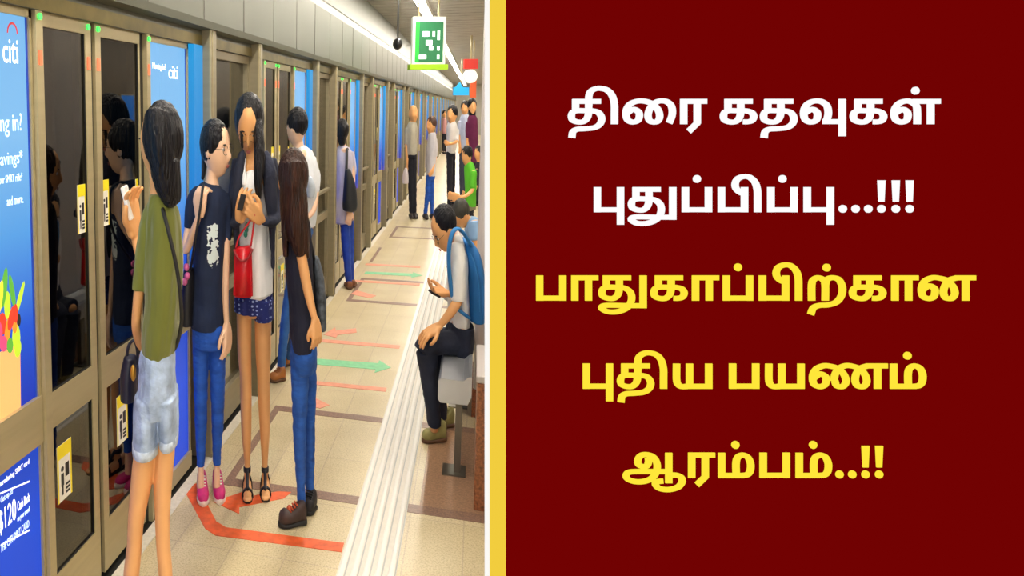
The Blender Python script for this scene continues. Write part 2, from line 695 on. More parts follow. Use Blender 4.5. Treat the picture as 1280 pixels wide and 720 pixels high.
fw_ = empty('advertising_panel', (2.6, 10.2, 0), label='small lit blue poster across the platform, seen only as a reflection in the door glass', cat='advertising panel')
box('panel_frame', (-.06, 0, 0, .46, .88, 1.80), STEEL, fw_)
box('poster', (-.066, -.06, .02, .44, .90, 1.78), ramp_emit('backlit_blue_orange_poster', 2, .9, 1.78, [(0, '#c8662a'), (.28, '#c8662a'), (.34, '#2a78e0'), (1, '#3f8ff0')], 1.6), fw_)

# ---- artwork on the left poster
def yz(px, py, x=XD):
    p = on_plane(px, py, 0, x)
    return p.y, p.z


WHITE_INK = mat('white_print', '#f4f8ff', .5, emit=.9)
PALE_INK = mat('pale_print', '#cfe6ff', .5, emit=.75)
RED_INK = mat('red_print', '#c8323c', .5, emit=.7)


def poster_text(s, px0, py0, px1, py1, m, parent, root, x=-.0075, name='poster_lettering'):
    ya, zb = yz(px0, py1)
    yb, zt = yz(px1, py0)
    _, zb2 = yz(px1, py1)
    return text_mesh(s, name, m, parent, side_M(x, ya - root.location.y, zb), width=yb - ya, height=abs(yz(px0, py0)[1] - zb), depth=.001)


pchild = [c for c in adl.children if c.name.startswith('poster') and 'edge' not in c.name][0]
lchild = [c for c in adl.children if c.name.startswith('lower_poster')][0]
poster_text('citi', 7, 48, 25, 78, WHITE_INK, pchild, adl)
bm = bmesh.new()
ya, za = yz(12, 42)
yb, zb = yz(25, 38)
cyc, czc, ry, rz = (ya + yb) / 2 - adl.location.y, (za + zb) / 2 - .004, (yb - ya) / 2, .03
NS = 14
vs = []
for j in range(NS + 1):
    t = math.pi * j / NS
    for rr in (1.0, .8):
        vs.append((cyc - math.cos(t) * ry * (1.0 if rr == 1 else .84), czc + math.sin(t) * rz * rr))
for xq in (0,):
    V = [bm.verts.new((-.0078, a, b)) for a, b in vs]
    V2 = [bm.verts.new((-.0068, a, b)) for a, b in vs]
    for j in range(NS):
        a = 2 * j
        bm.faces.new((V2[a], V2[a + 2], V2[a + 3], V2[a + 1]))
        bm.faces.new((V[a], V2[a], V2[a + 2], V[a + 2]))
        bm.faces.new((V[a + 1], V2[a + 1], V2[a + 3], V[a + 3]))
bm_obj('logo_arc', bm, RED_INK, pchild)
poster_text('ing in?', 1, 142, 30, 172, PALE_INK, pchild, adl)
poster_text('savings*', 0, 190, 31, 213, PALE_INK, pchild, adl)
poster_text('your SMRT ride*', 0, 220, 31, 234, PALE_INK, pchild, adl)
poster_text('and more.', 12, 246, 32, 258, PALE_INK, pchild, adl)
# bag of groceries printed on the poster, a thin relief of flat shapes
kraft = mat('print_kraft_paper', '#eaa968', .6, emit=.75)


def flat_poly(bm, pts, root, x0, mi=0):
    q = [(yz(px, py)[0] - root.location.y, yz(px, py)[1]) for px, py in pts]
    V = [bm.verts.new((x0, a, b)) for a, b in q]
    f = bm.faces.new(V)
    f.material_index = mi
    e = bmesh.ops.extrude_face_region(bm, geom=[f])
    for v in e['geom']:
        if isinstance(v, bmesh.types.BMVert):
            v.co.x += .0006
            

bm = bmesh.new()
flat_poly(bm, [(-25, 452), (28, 430), (29, 517), (-25, 551)], adl, -.0078)
bm_obj('printed_paper_bag', bm, kraft, pchild)
PR = [mat('print_green', '#5aa83a', .6, emit=.55), mat('print_red', '#d23a24', .6, emit=.6), mat('print_orange', '#f08a28', .6, emit=.65),
      mat('print_yellow', '#f3d43a', .6, emit=.7), mat('print_lime', '#b6d832', .6, emit=.65), mat('print_magenta', '#d2487a', .6, emit=.6), mat('print_dark', '#2c2a28', .6, emit=.1)]
bm = bmesh.new()
rv = random.Random(3)


def blob(cx, cy, rx, ry, mi, dx, rot=0):
    pts = []
    for j in range(12):
        t = 2 * math.pi * j / 12
        a, b = rx * math.cos(t), ry * math.sin(t)
        pts.append((cx + a * math.cos(rot) - b * math.sin(rot), cy + a * math.sin(rot) + b * math.cos(rot)))
    flat_poly(bm, pts, adl, -.0072 + dx, mi)


for cx, cy, rx, ry, mi, rot in ((8, 360, 3.5, 26, 0, .1), (18, 365, 3, 22, 0, -.15), (27, 375, 2.5, 24, 4, .25), (-4, 372, 5, 22, 3, 0), (3, 372, 3, 22, 3, .1),
                                (12, 382, 4, 18, 4, 0), (6, 405, 5, 14, 1, 0), (17, 398, 4, 16, 1, .2), (0, 415, 6, 14, 5, 0), (12, 416, 3.5, 20, 2, .1), (22, 392, 3, 12, 1, 0),
                                (21, 408, 3, 9, 2, 0), (26, 400, 2.5, 8, 6, 0), (7, 430, 5, 10, 5, 0), (15, 432, 4, 10, 0, 0), (23, 422, 5, 17, 4, 0), (25, 436, 4, 11, 4, .1), (-6, 420, 6, 16, 2, 0)):
    blob(cx, cy, rx, ry, mi, rv.uniform(.0001, .0006), rot)
bm_obj('printed_vegetables', bm, PR, pchild)
poster_text('$120', 2, 640, 23, 672, WHITE_INK, lchild, adl)
poster_text('Cash Back', 25, 628, 40, 640, WHITE_INK, lchild, adl)
poster_text('on your spend', 25, 646, 40, 655, PALE_INK, lchild, adl)
poster_text('Get up to', 4, 622, 19, 632, PALE_INK, lchild, adl)
poster_text('Introducing SMRT card', 2, 603, 40, 612, WHITE_INK, lchild, adl)
poster_text('THE CITI SMRT CARD', 4, 682, 40, 692, PALE_INK, lchild, adl)
bm = bmesh.new()
for a, b in (((2, 617), (40, 601)), ((4, 681), (40, 662))):
    flat_poly(bm, [a, b, (b[0], b[1] + 2), (a[0], a[1] + 2)], adl, -.0078)
bm_obj('printed_rule', bm, WHITE_INK, lchild)
# lettering on the next poster
pchild2 = [c for c in adr.children if c.name.startswith('poster') and 'edge' not in c.name][0]
poster_text('citi', 213, 82, 224, 98, WHITE_INK, pchild2, adr)
poster_text('Moving in?', 193, 78, 209, 88, WHITE_INK, pchild2, adr)

# ==================================================================== CEILING LIGHTS, SIGNS
TUBE = mat('fluorescent_tube', '#fff6e8', .5, emit=LAMP)
HOUS = mat('white_fixture_enamel', '#d8d6cf', .5)


def lamp(x, y):
    r = empty('ceiling_light', (x, y, CZ), label='long white fluorescent ceiling light', cat='light')
    bm = bmesh.new()
    prism(bm, [(-.075, 0), (-.06, -.035), (.06, -.035), (.075, 0)], 0, 1.5)
    bm_obj('light_housing', bm, HOUS, r)
    box('diffuser', (-.05, .05, .02, 1.48, -.045, -.033), TUBE, r)
    return r


L0 = lamp(-.66, -2.0)
tag(L0, 'fluorescent ceiling light in the row over the platform edge', 'light', 'fluorescent lights over platform edge')
for j in range(1, 29):
    c = copy_tree(L0)
    c.location.y = -2.0 + 1.62 * j
for j in range(0, 29):
    c = copy_tree(L0)
    c.location = (1.25, -2.0 + 1.62 * j, CZ)
    tag(c, 'fluorescent ceiling light in the row nearer the columns', 'light', 'fluorescent lights by the columns')

# green hanging sign
def frame_at(px, py, depth):
    r = ray(px, py)
    return CAM + r * (depth / r.dot(FW))


def hanging_sign(px0, px1, py0, py1, depth, name, label, body, cat='sign'):
    a = frame_at((px0 + px1) / 2, py1, depth)
    r = empty(name, a, YAW, label=label, cat=cat)
    s = depth / FPX
    return r, (px1 - px0) * s, (py1 - py0) * s, s


gr, gw, gh, s_ = hanging_sign(515, 556, 22, 87, 9.0, 'hanging_sign', 'green and white hanging platform sign with lime base near the ceiling', None)
box('sign_case', (-gw / 2, gw / 2, 0, .09, .06, gh), mat('sign_white', '#e6efe4', .4, emit=.25), gr)
box('sign_face', (-gw / 2 + .03, gw / 2 - .03, -.006, .0, .085, gh - .06), mat('sign_green', '#27744a', .4, emit=.22), gr)
box('sign_bar', (-gw / 2 - .03, gw / 2 + .03, -.03, .11, 0, .06), mat('sign_lime', '#9ccc1e', .4, emit=.25), gr)
box('sign_edge', (-gw / 2 + .03, -gw / 2 + .075, -.009, -.006, .085, gh - .06), mat('sign_bright_green', '#28b03c', .4, emit=.5), gr)
SYM = mat('sign_symbol_white', '#e8fff2', .4, emit=.7)
for (a, b, c, d) in ((.12, .2, .38, .44), (.24, .27, .38, .44), (.30, .33, .34, .45), (.16, .24, .28, .34), (.2, .25, .22, .27), (.08, .17, .12, .17), (.3, .33, .12, .17), (.3, .33, .22, .27)):
    box('sign_symbol', (-gw / 2 + a * .95, -gw / 2 + b * .95, -.010, -.006, c, d), SYM, gr)
bm = bmesh.new()
for xx in (-gw * .3, gw * .3):
    cyl(bm, (xx, .045, gh), (xx, .045, CZ - gr.location.z + .01), .012, 10)
bm_obj('sign_rod', bm, STEEL, gr)

rr, rw, rh, s_ = hanging_sign(580, 597, 74, 106, 13.5, 'hanging_sign', 'small red and white hanging sign beside the pale column', None)
box('sign_case', (-rw / 2, rw / 2, 0, .08, rh * .62, rh), mat('sign_red', '#c22a20', .4, emit=.35), rr)
bm = bmesh.new()
cyl(bm, (-rw * .05, -.02, rh * .33), (-rw * .05, .06, rh * .33), rw * .5, 24)
bm_obj('sign_disc', bm, mat('sign_plain_white', '#eef0ee', .4, emit=.3), rr)
box('sign_rod', (-.015, .015, .02, .05, rh, CZ - rr.location.z + .01), STEEL, rr)
br_, bw, bh, s_ = hanging_sign(567, 586, 103, 119, 20.0, 'hanging_sign', 'blue hanging sign far along the platform', None)
box('sign_case', (-bw / 2, bw / 2, 0, .08, 0, bh * .62), mat('sign_blue', '#1d9ee0', .4, emit=.5), br_)
bm = bmesh.new()
prism(bm, [(-bw * .35, bh * .62), (bw * .1, bh * .62), (-bw * .1, bh)], 0, .08)
bm_obj('sign_top', bm, mat('sign_blue', '#1d9ee0'), br_)
box('sign_rod', (-.015, .015, .02, .05, bh * .6, CZ - br_.location.z + .01), STEEL, br_)
or_, ow, oh, s_ = hanging_sign(588, 595, 101, 122, 14.5, 'hanging_sign', 'small orange-red hanging panel below the red and white sign', None)
box('sign_case', (-ow / 2, ow / 2, 0, .06, 0, oh), mat('sign_orange', '#d05a30', .4, emit=.3), or_)
box('sign_rod', (-.012, .012, .02, .04, oh, CZ - or_.location.z + .01), STEEL, or_)

# cameras / small fittings under the ceiling, over the doors
for px, py, lab in ((497, 55, 'small black dome camera hanging near the green sign'),):
    p = frame_at(px, py, 8.0)
    r = empty('security_camera', p, YAW, label=lab, cat='camera')
    bm = bmesh.new()
    ellipsoid(bm, (0, 0, 0), (.05, .07, .06))
    bm_obj('camera_dome', bm, mat('camera_black', '#1c1c1c', .35), r, True)
    box('camera_bracket', (-.008, .008, -.008, .008, .04, CZ - p.z + .005), mat('camera_black', '#1c1c1c'), r)

# ==================================================================== FLOOR MARKINGS
OR_ = mat('orange_floor_paint', '#e5602c', .5, nz=30, amt=.18)
ORP = mat('faded_orange_floor_paint', '#e79a7c', .5, nz=30, amt=.1)
GRN = mat('green_floor_paint', '#7ecb94', .5, nz=30, amt=.12)


def floor_paint(polys, m, label, z=.0022):
    bm = bmesh.new()
    for pts in polys:
        V = [bm.verts.new((x, y, z)) for x, y in pts]
        W = [bm.verts.new((x, y, .0)) for x, y in pts]
        bm.faces.new(V)
        n = len(V)
        for i in range(n):
            bm.faces.new((V[i], V[(i + 1) % n], W[(i + 1) % n], W[i]))
    o = bm_obj('floor_marking', bm, m)
    return tag(o, label, 'floor marking')


floor_paint([[(-1.150, 2.93), (-.955, 2.66), (-.90, 2.625), (-.425, 2.655), (-.425, 2.715), (-.88, 2.69), (-.93, 2.72), (-1.11, 2.985)]], OR_,
            'bent orange queue line on the floor in front of the pink shoes')
floor_paint([[(-.99, 2.86), (-.86, 2.80), (-.875, 2.85), (-.72, 2.97), (-.70, 3.03), (-.755, 3.02), (-.88, 2.93), (-.89, 2.98)]], OR_,
            'orange floor arrow under the black strappy sandals')
floor_paint([[(-1.0, 4.65), (-.55, 4.67), (-.55, 4.61), (-.465, 4.73), (-.55, 4.85), (-.55, 4.79), (-1.0, 4.76)]], GRN, 'pale green floor arrow pointing away from the doors')
floor_paint([[(-.98, 4.30), (-.45, 4.31), (-.45, 4.37), (-.98, 4.36)]], ORP, 'faded orange floor line just nearer than the green arrow')
floor_paint([[(-1.0, 5.12), (-.45, 5.13), (-.45, 5.2), (-1.0, 5.19)]], ORP, 'faded orange floor line just beyond the green arrow')
floor_paint([[(-1.0, 5.3), (-.9, 5.25), (-.9, 5.32), (-.78, 5.42), (-.80, 5.52), (-.93, 5.42), (-.95, 5.5)]], ORP, 'faded orange floor arrow beyond the green arrow')
floor_paint([[(-.86, 3.99), (-.76, 3.96), (-.72, 4.02), (-.84, 4.12)]], ORP, 'faded orange arrow tip beside the jeans of the woman in black')
floor_paint([[(-1.05, 7.02), (-.45, 7.05), (-.45, 7.13), (-1.05, 7.1)]], ORP, 'faded orange floor line beyond the shoulder-bag woman')
floor_paint([[(-1.05, 7.82), (-.5, 7.84), (-.5, 7.92), (-1.05, 7.9)]], ORP, 'faded orange floor line second beyond the shoulder-bag woman')
floor_paint([[(-1.0, 6.55), (-.82, 6.45), (-.78, 6.55), (-.97, 6.7)]], ORP, 'faded orange arrow beside the feet of the shoulder-bag woman')
floor_paint([[(-1.0, 7.4), (-.55, 7.42), (-.55, 7.36), (-.45, 7.48), (-.55, 7.6), (-.55, 7.54), (-1.0, 7.5)]], GRN, 'faint green floor arrow in the distance')
floor_paint([[(-1.03, 8.0), (-1.0, 8.0), (-1.0, 8.85), (-1.03, 8.85)]], mat('brown_granite_inlay', '#8a6a58'), 'short dark brown line along the far doors')

# tactile guide path
tp = empty('tactile_path', (-.32, 20, 0), label='pale ribbed tactile guide path running along the platform', cat='tactile path')
box('path_base', (-.1, .1, -23, 26, 0, .002), mat('tactile_base', '#ddd6c8', .45, nz=40, amt=.05), tp)
for i, xx in enumerate((-.096, -.052, -.012, .028, .072)):
    bm = bmesh.new()
    prism(bm, [(xx, .002), (xx + .005, .004), (xx + .015, .004), (xx + .02, .002)], -23, 26)
    bm_obj('path_rib', bm, mat('tactile_rib', '#eeeae0', .4), tp)
    box('path_groove', (xx + .022, xx + .027, -23, 26, .002, .0024), mat('tactile_groove', '#b3b3ac', .5), tp)

# ==================================================================== COLUMN, BENCH
granite = mat('red_brown_granite', '#9c5f3c', .3, nz=90, amt=.55)
pale = mat('pale_column_cladding', '#d3c8bf', .35, nz=3, amt=.06)
r = empty('granite_plinth', (.22, 3.4, 0), label='low red-brown granite plinth with pale top beside the bench', cat='plinth')
box('plinth_body', (-.185, .3, -.3, .12, 0, .53), granite, r, bev=.006)
box('plinth_cap', (-.19, .3, -.305, .125, .53, .56), pale, r, bev=.006)
col = empty('column', (.36, 4.3, 0), label='tall pale clad station column beside the bench', cat='column')
box('column_shaft', (-.335, .25, -.22, .24, 0, CZ), mat('pale_column_cladding', '#d3c8bf'), col, bev=.02)
box('column_skirting', (-.34, .255, -.225, .245, 0, .15), granite, col, bev=.004)


def bench(y0, y1, x0, x1, label):
    r = empty('bench', ((x0 + x1) / 2, y0, 0), label=label, cat='bench')
    hx = (x1 - x0) / 2
    L = y1 - y0
    m = mat('bench_steel', '#b9bcc0', .3, .6, nz=6, amt=.08)
    bm = bmesh.new()
    prism(bm, [(-hx, .43), (-hx + .01, .445), (hx - .02, .44), (hx, .46), (hx + .015, .46), (hx + .015, .37), (hx, .335), (-hx + .01, .335), (-hx, .35)], 0, L)
    bm_obj('seat', bm, m, r)
    for yv in (.04, L * .5, L - .06):
        bm = bmesh.new()
        add_box(bm, hx * .2, hx * .2 + .028, yv, yv + .05, 0.008, .335)
        add_box(bm, hx * .2 - .05, hx * .2 + .05, yv - .03, yv + .08, 0, .008)
        bm_obj('leg', bm, mat('bench_leg_steel', '#6f6a60', .35, .8), r)
    return r


bench(3.36, 5.05, -.125, .0, 'grey steel bench the man with the blue backpack sits on')
bench(5.3, 7.6, -.14, .03, 'grey steel bench farther along under the green-shirted person')

# ==================================================================== RED CAPTION PANEL, ADDED AS A GLOWING BOARD
BD = 2.3
BZ = -(CH + FW.z * BD) / UP.z            # board coordinate where it meets the floor


def bxy(px, py):
    return (px - CPX) / FPX * BD, -(py - CPY) / FPX * BD - BZ


bx0 = bxy(607.3, 0)[0]
broot = empty('caption_panel', (0, 0, 0), label='large dark red caption panel, added as a glowing board, with white and yellow Tamil lettering and a yellow left border', cat='board')  # caption graphic given body as a freestanding board
o_ = CAM + FW * BD + RT * bx0 + UP * BZ
broot.matrix_world = Matrix(((RT.x, FW.x, UP.x, o_.x), (RT.y, FW.y, UP.y, o_.y), (RT.z, FW.z, UP.z, o_.z), (0, 0, 0, 1)))


def lit(name, c, e=1.0):  # glow added to keep the caption colours flat; no backlight there
    m = mat(name, c, 1.0, spec=0, emit=e)
    m.node_tree.nodes['Principled BSDF'].inputs['Base Color'].default_value = (.0, .0, .0, 1)
    return m


def bloc(px, py):
    x, z = bxy(px, py)
    return x - bx0, z


BTOP = bloc(0, -60)[1]
xa, xb, xc, xd = 0.0, bloc(611.8, 0)[0], bloc(632.3, 0)[0], bloc(1300, 0)[0]
box('board_casing', (.035, xd, .012, .07, 0, BTOP), mat('board_casing_grey', '#3a3838', .5), broot)
box('board_panel', (xc, xd, 0, .012, 0, BTOP), lit('board_dark_red', (113 / 255, 2 / 255, 2 / 255)), broot)
tag(box('board_border', (xb, xc, -.001, .012, 0, BTOP), lit('board_yellow', '#f2cd3e'), broot), 'yellow border stripe')
tag(box('board_trim', (xa, xb, -.0012, .012, 0, BTOP), lit('board_white', '#fdfaf4'), broot), 'white edge strip')
for xx in (.25, xd - .35):  # casing and struts made up so the caption panel can stand
    bm = bmesh.new()
    cyl(bm, (xx, .07, BTOP * .7), (xx, .55, -.055), .018, 12)
    bm_obj('support_strut', bm, mat('board_casing_grey', '#3a3838'), broot)

# lettering strokes are drawn in a 5.333 x grid with the y axis down
HX, HY = 23.0, 16.3


def stroke(bm, pts, curve, ox, oy, hx=HX, hy=HY, dep=.004):
    P = catmull([tuple(map(float, p)) for p in pts], 8) if curve else [tuple(map(float, p)) for p in pts]
    n = len(P)
    L, R = [], []
    for i in range(n):
        a, b = P[max(i - 1, 0)], P[min(i + 1, n - 1)]
        tx, ty = b[0] - a[0], b[1] - a[1]
        l = math.hypot(tx, ty) or 1
        nx, ny = -ty / l, tx / l
        wv = math.sqrt((hx * nx) ** 2 + (hy * ny) ** 2)
        for S, sg in ((L, 1), (R, -1)):
            x, z = bloc(ox + (P[i][0] + nx * wv * sg) / 5.3333, oy + (P[i][1] + ny * wv * sg) / 5.3333)
            S.append((bm.verts.new((x, -dep, z)), bm.verts.new((x, -.0002, z))))
    for i in range(n - 1):
        bm.faces.new((L[i][0], R[i][0], R[i + 1][0], L[i + 1][0]))
        bm.faces.new((L[i][0], L[i + 1][0], L[i + 1][1], L[i][1]))
        bm.faces.new((R[i][0], R[i][1], R[i + 1][1], R[i + 1][0]))
    bm.faces.new((L[0][0], L[0][1], R[0][1], R[0][0]))
    bm.faces.new((L[-1][0], R[-1][0], R[-1][1], L[-1][1]))


def sh(pts, dx):
    return [(x + dx, y) for x, y in pts]


def G_dot(bm, x, y, ox, oy):
    stroke(bm, [(x - 26 * math.cos(t), y) for t in (0,)] + [(x, y), (x + 26, y)], False, ox, oy, 0, 0) if False else None
    V = []
    for j in range(20):
        t = 2 * math.pi * j / 20
        bx, bz = bloc(ox + (x + 26 * math.cos(t)) / 5.3333, oy + (y + 26 * math.sin(t)) / 5.3333)
        V.append((bm.verts.new((bx, -.004, bz)), bm.verts.new((bx, -.0002, bz))))
    bm.faces.new([v[0] for v in V])
    for j in range(20):
        k2 = (j + 1) % 20
        bm.faces.new((V[j][0], V[j][1], V[k2][1], V[k2][0]))


def glyph(bm, kind, x, ox, oy, base=295):
    d = base - 295
    def Ls(*segs):
        for a, b in segs:
            stroke(bm, [(a[0] + x, a[1] + d), (b[0] + x, b[1] + d)], False, ox, oy)
    def Cs(pts):
        stroke(bm, [(p[0] + x, p[1] + d) for p in pts], True, ox, oy)
    def dot(a, b):
        G_dot(bm, a + x, b + d, ox, oy)
    if kind in ('ta', 'ti'):
        Ls(((30, 143), (218, 143)), ((50, 128), (50, 208)))
        top = [(136, 140)] if kind == 'ta' else []
        Cs([(136, 128), (136, 215), (126, 255), (98, 279), (58, 279), (29, 265), (22, 238), (34, 214), (63, 205), (108, 205), (168, 207), (206, 222), (224, 258), (210, 296), (173, 318), (113, 325), (60, 329), (32, 347), (25, 386)])
        if kind == 'ti':
            Cs([(138, 170), (138, 110), (152, 76), (186, 58), (222, 57), (262, 70), (293, 105), (308, 160), (309, 230), (309, 295)])
    elif kind == 'ka':
        Ls(((30, 143), (215, 143)), ((52, 128), (52, 208)))
        Cs([(136, 128), (136, 215), (126, 255), (98, 279), (58, 279), (29, 265), (22, 238), (34, 214), (63, 205), (108, 205), (170, 206), (208, 218), (223, 243), (211, 270), (184, 279), (153, 279)])
    elif kind == 'rai':
        Cs([(32, 220), (70, 196), (105, 213), (112, 240), (100, 270), (68, 281), (36, 268), (23, 235), (27, 195), (52, 160), (97, 142), (147, 142), (197, 160), (236, 200), (247, 245), (232, 275), (208, 281), (182, 272), (169, 240), (180, 195), (210, 157), (250, 140), (295, 146), (326, 178), (330, 232), (310, 287)])
    elif kind == 'ra':
        Ls(((22, 128), (22, 295)), ((0, 143), (177, 143)), ((112, 128), (112, 292)), ((118, 282), (56, 342)))
    elif kind == 'vu':
        Cs([(34, 218), (75, 196), (107, 213), (113, 240), (102, 270), (70, 281), (36, 268), (22, 235), (26, 192), (52, 157), (95, 141), (140, 145), (175, 172), (185, 215), (180, 250), (166, 285)])
        Ls(((148, 278), (300, 278)), ((278, 127), (278, 375)))
    elif kind == 'la':
        Cs([(34, 218), (75, 196), (107, 213), (113, 240), (102, 270), (70, 281), (36, 268), (22, 235), (26, 195), (53, 158), (93, 142), (133, 145), (168, 172), (175, 215), (175, 295)])
        Ls(((145, 143), (330, 143)), ((265, 128), (265, 295)))
        dot(163, 72)
    elif kind == 'pu':
        Ls(((25, 127), (25, 295)), ((2, 278), (202, 278)), ((179, 127), (179, 378)))
    elif kind == 'thu':
        Ls(((30, 143), (216, 143)), ((52, 128), (52, 208)), ((297, 127), (297, 345)))
        Cs([(138, 128), (138, 215), (128, 255), (100, 279), (60, 279), (30, 265), (22, 238), (34, 214), (63, 205), (108, 205), (168, 210), (208, 235), (221, 275), (208, 320), (173, 352), (118, 369), (62, 368), (28, 352), (22, 338), (44, 327), (108, 326), (200, 328), (318, 328)])
    elif kind in ('p', 'pa'):
        Ls(((23, 127), (23, 295)), ((0, 278), (200, 278)), ((177, 127), (177, 295)))
        if kind == 'p':
            dot(100, 73)
    elif kind == 'pi':
        Ls(((23, 127), (23, 295)), ((0, 278), (200, 278)), ((177, 127), (177, 295)))
        Cs([(180, 172), (150, 163), (122, 138), (115, 105), (132, 72), (170, 57), (210, 62), (246, 95), (262, 145), (264, 210), (264, 295)])
    elif kind == 'aa':
        Ls(((22, 128), (22, 295)), ((0, 143), (178, 143)), ((113, 128), (113, 295)))
    elif kind == 'rr':
        Cs([(22, 295), (22, 190), (35, 155), (65, 142), (97, 155), (112, 190), (112, 295)])
        Cs([(112, 195), (125, 155), (160, 142), (202, 155), (226, 205), (220, 260), (188, 303), (132, 323), (72, 327), (33, 344), (15, 388)])
        dot(122, 75)
    elif kind in ('na', 'nna'):
        lp = [(34, 220), (72, 196), (107, 213), (113, 240), (102, 270), (70, 281), (36, 268), (23, 235), (27, 195), (52, 160), (97, 142), (142, 145), (190, 160), (231, 200), (245, 245), (229, 275), (206, 281), (182, 273), (169, 240), (180, 195), (210, 158)]
        if kind == 'na':
            Cs(lp + [(258, 143)])
            Ls(((248, 143), (384, 143)), ((317, 128), (317, 295)))
        else:
            Cs(lp[:-2] + [(165, 240), (174, 195), (203, 158), (245, 141), (290, 145), (335, 162), (370, 200), (383, 245), (368, 275), (345, 281), (320, 273), (306, 240), (314, 195), (345, 158), (388, 143)])
            Ls(((378, 143), (522, 143)), ((455, 128), (455, 295)))
    elif kind == 'ya':
        Cs([(25, 128), (25, 235), (37, 268), (57, 280), (98, 280)])
        Ls(((111, 128), (111, 283)), ((80, 279), (262, 279)), ((239, 128), (239, 295)))
    elif kind == 'm':
        Ls(((23, 128), (23, 295)), ((0, 279), (172, 279)))
        Cs([(121, 285), (119, 200), (130, 160), (162, 143), (197, 158), (216, 200), (213, 248), (193, 273), (160, 279)])
        dot(115, 75)
    elif kind == 'aaa':
        Cs([(170, 160), (172, 190), (160, 214), (138, 220), (108, 208), (101, 178), (120, 148), (155, 140), (200, 153), (227, 195), (226, 250), (194, 297), (138, 319), (78, 319), (34, 302), (24, 278), (42, 258), (88, 253), (210, 253), (308, 253)])
        Ls(((307, 128), (307, 330)))
        Cs([(307, 282), (348, 276), (388, 290), (395, 322), (368, 356), (308, 373), (248, 366), (220, 342), (226, 322), (270, 316)])
    elif kind == '!':
        P4 = [(-25, 82), (25, 82), (18, 225), (-18, 225)]
        V = []
        for a, b in P4:
            bx, bz = bloc(ox + (a + x) / 5.3333, oy + (b + d) / 5.3333)
            V.append((bm.verts.new((bx, -.004, bz)), bm.verts.new((bx, -.0002, bz))))
        bm.faces.new([v[0] for v in V])
        for j in range(4):
            bm.faces.new((V[j][0], V[j][1], V[(j + 1) % 4][1], V[(j + 1) % 4][0]))
        dot(0, 272)
    elif kind == '.':
        dot(0, 272)


TXW = lit('lettering_white', '#ffffff')
TXY = lit('lettering_yellow', (255 / 255, 231 / 255, 58 / 255))
def words():
    for m_, lab, gs, base in LINES:
        cur, n = [], 0
        for i, g in enumerate(gs):
            if cur and g[0] in SPLIT.get(lab, ()) and i in SPLIT[lab].values():
                yield m_, lab + ', first word', cur, base
                cur, n = [], 1
            cur.append(g)
        yield m_, lab + (', second word' if n else ''), cur, base


SPLIT = {'white lettering, topmost line': {'ka': 3}, 'yellow lettering, fourth line': {'pa': 3}}
LINES = [
    (TXW, 'white lettering, topmost line', [('ti', 52, 700, 100), ('rai', 415, 700, 100), ('ra', 800, 700, 100), ('ka', 1065, 700, 100), ('ta', 52, 940, 100), ('vu', 320, 940, 100), ('ka', 650, 940, 100), ('la', 922, 940, 100)], 295),
    (TXW, 'white lettering, second line', [('pu', 62, 730, 210), ('thu', 292, 730, 210), ('p', 650, 730, 210), ('pi', 890, 730, 210), ('p', 153, 930, 210), ('pu', 393, 930, 210), ('.', 655, 930, 210), ('.', 740, 930, 210), ('.', 825, 930, 210), ('!', 912, 930, 210), ('!', 1008, 930, 210), ('!', 1100, 930, 210)], 295),
    (TXY, 'yellow lettering, third line', [('pa', 53, 660, 320), ('aa', 288, 660, 320), ('thu', 468, 660, 320), ('ka', 815, 660, 320), ('aa', 1092, 660, 320), ('p', 230, 860, 320), ('pi', 470, 860, 320), ('rr', 799, 860, 320), ('ka', 325, 1000, 320), ('aa', 607, 1000, 320), ('na', 783, 1000, 320)], 297),
    (TXY, 'yellow lettering, fourth line', [('pu', 42, 720, 430), ('ti', 272, 720, 430), ('ya', 643, 720, 430), ('pa', 1018, 720, 430), ('ya', 84, 940, 430), ('nna', 378, 940, 430), ('m', 917, 940, 430)], 297),
    (TXY, 'yellow lettering, bottom line', [('aaa', 42, 770, 540), ('ra', 480, 770, 540), ('m', 678, 770, 540), ('pa', 955, 770, 540), ('m', 502, 900, 540), ('.', 793, 900, 540), ('.', 878, 900, 540), ('!', 966, 900, 540), ('!', 1057, 900, 540)], 304),
]
for m_, lab, gs, base in list(words()):
    bm = bmesh.new()
    for kd, x, ox, oy in gs:
        glyph(bm, kd, x, ox, oy, base)
    bmesh.ops.recalc_face_normals(bm, faces=bm.faces)
    tag(bm_obj('lettering', bm, m_, broot), lab)

# ==================================================================== PEOPLE
SKIN = mat('skin_warm', '#edae70', .5, nz=9, amt=.06)
SKINP = mat('skin_pale', '#efc3a0', .5, nz=9, amt=.06)
SKINB = mat('skin_tan', '#e4a76b', .5, nz=9, amt=.07)
HAIR = mat('black_hair', '#0c0a10', .36, spec=.35, nz=130, amt=.8, bump=.6, bscale=160, stretch=(1, 1, .05))
HAIRBR = mat('dark_brown_hair', '#33190c', .36, spec=.35, nz=130, amt=.8, bump=.6, bscale=160, stretch=(1, 1, .05))
HAIRG = mat('grey_hair', '#8a857e', .6, nz=40, amt=.2)
EYEW = mat('eye_white', '#ece6df', .3)
EYED = mat('eye_dark', '#120c0a', .25)
BROW = mat('eyebrow_hair', '#1a1210', .7)
LIP = mat('lip_red', '#b8695c', .45)


FOLD = {'hair': (.0035, 75, .04), 'shirt': (.007, 20, .35), 'top': (.006, 20, .35), 't_shirt': (.005, 20, .45), 'cardigan': (.005, 22, .6),
        'jeans': (.0035, 22, 1.3), 'trousers': (.005, 18, 1.2), 'shorts': (.004, 26, .7)}


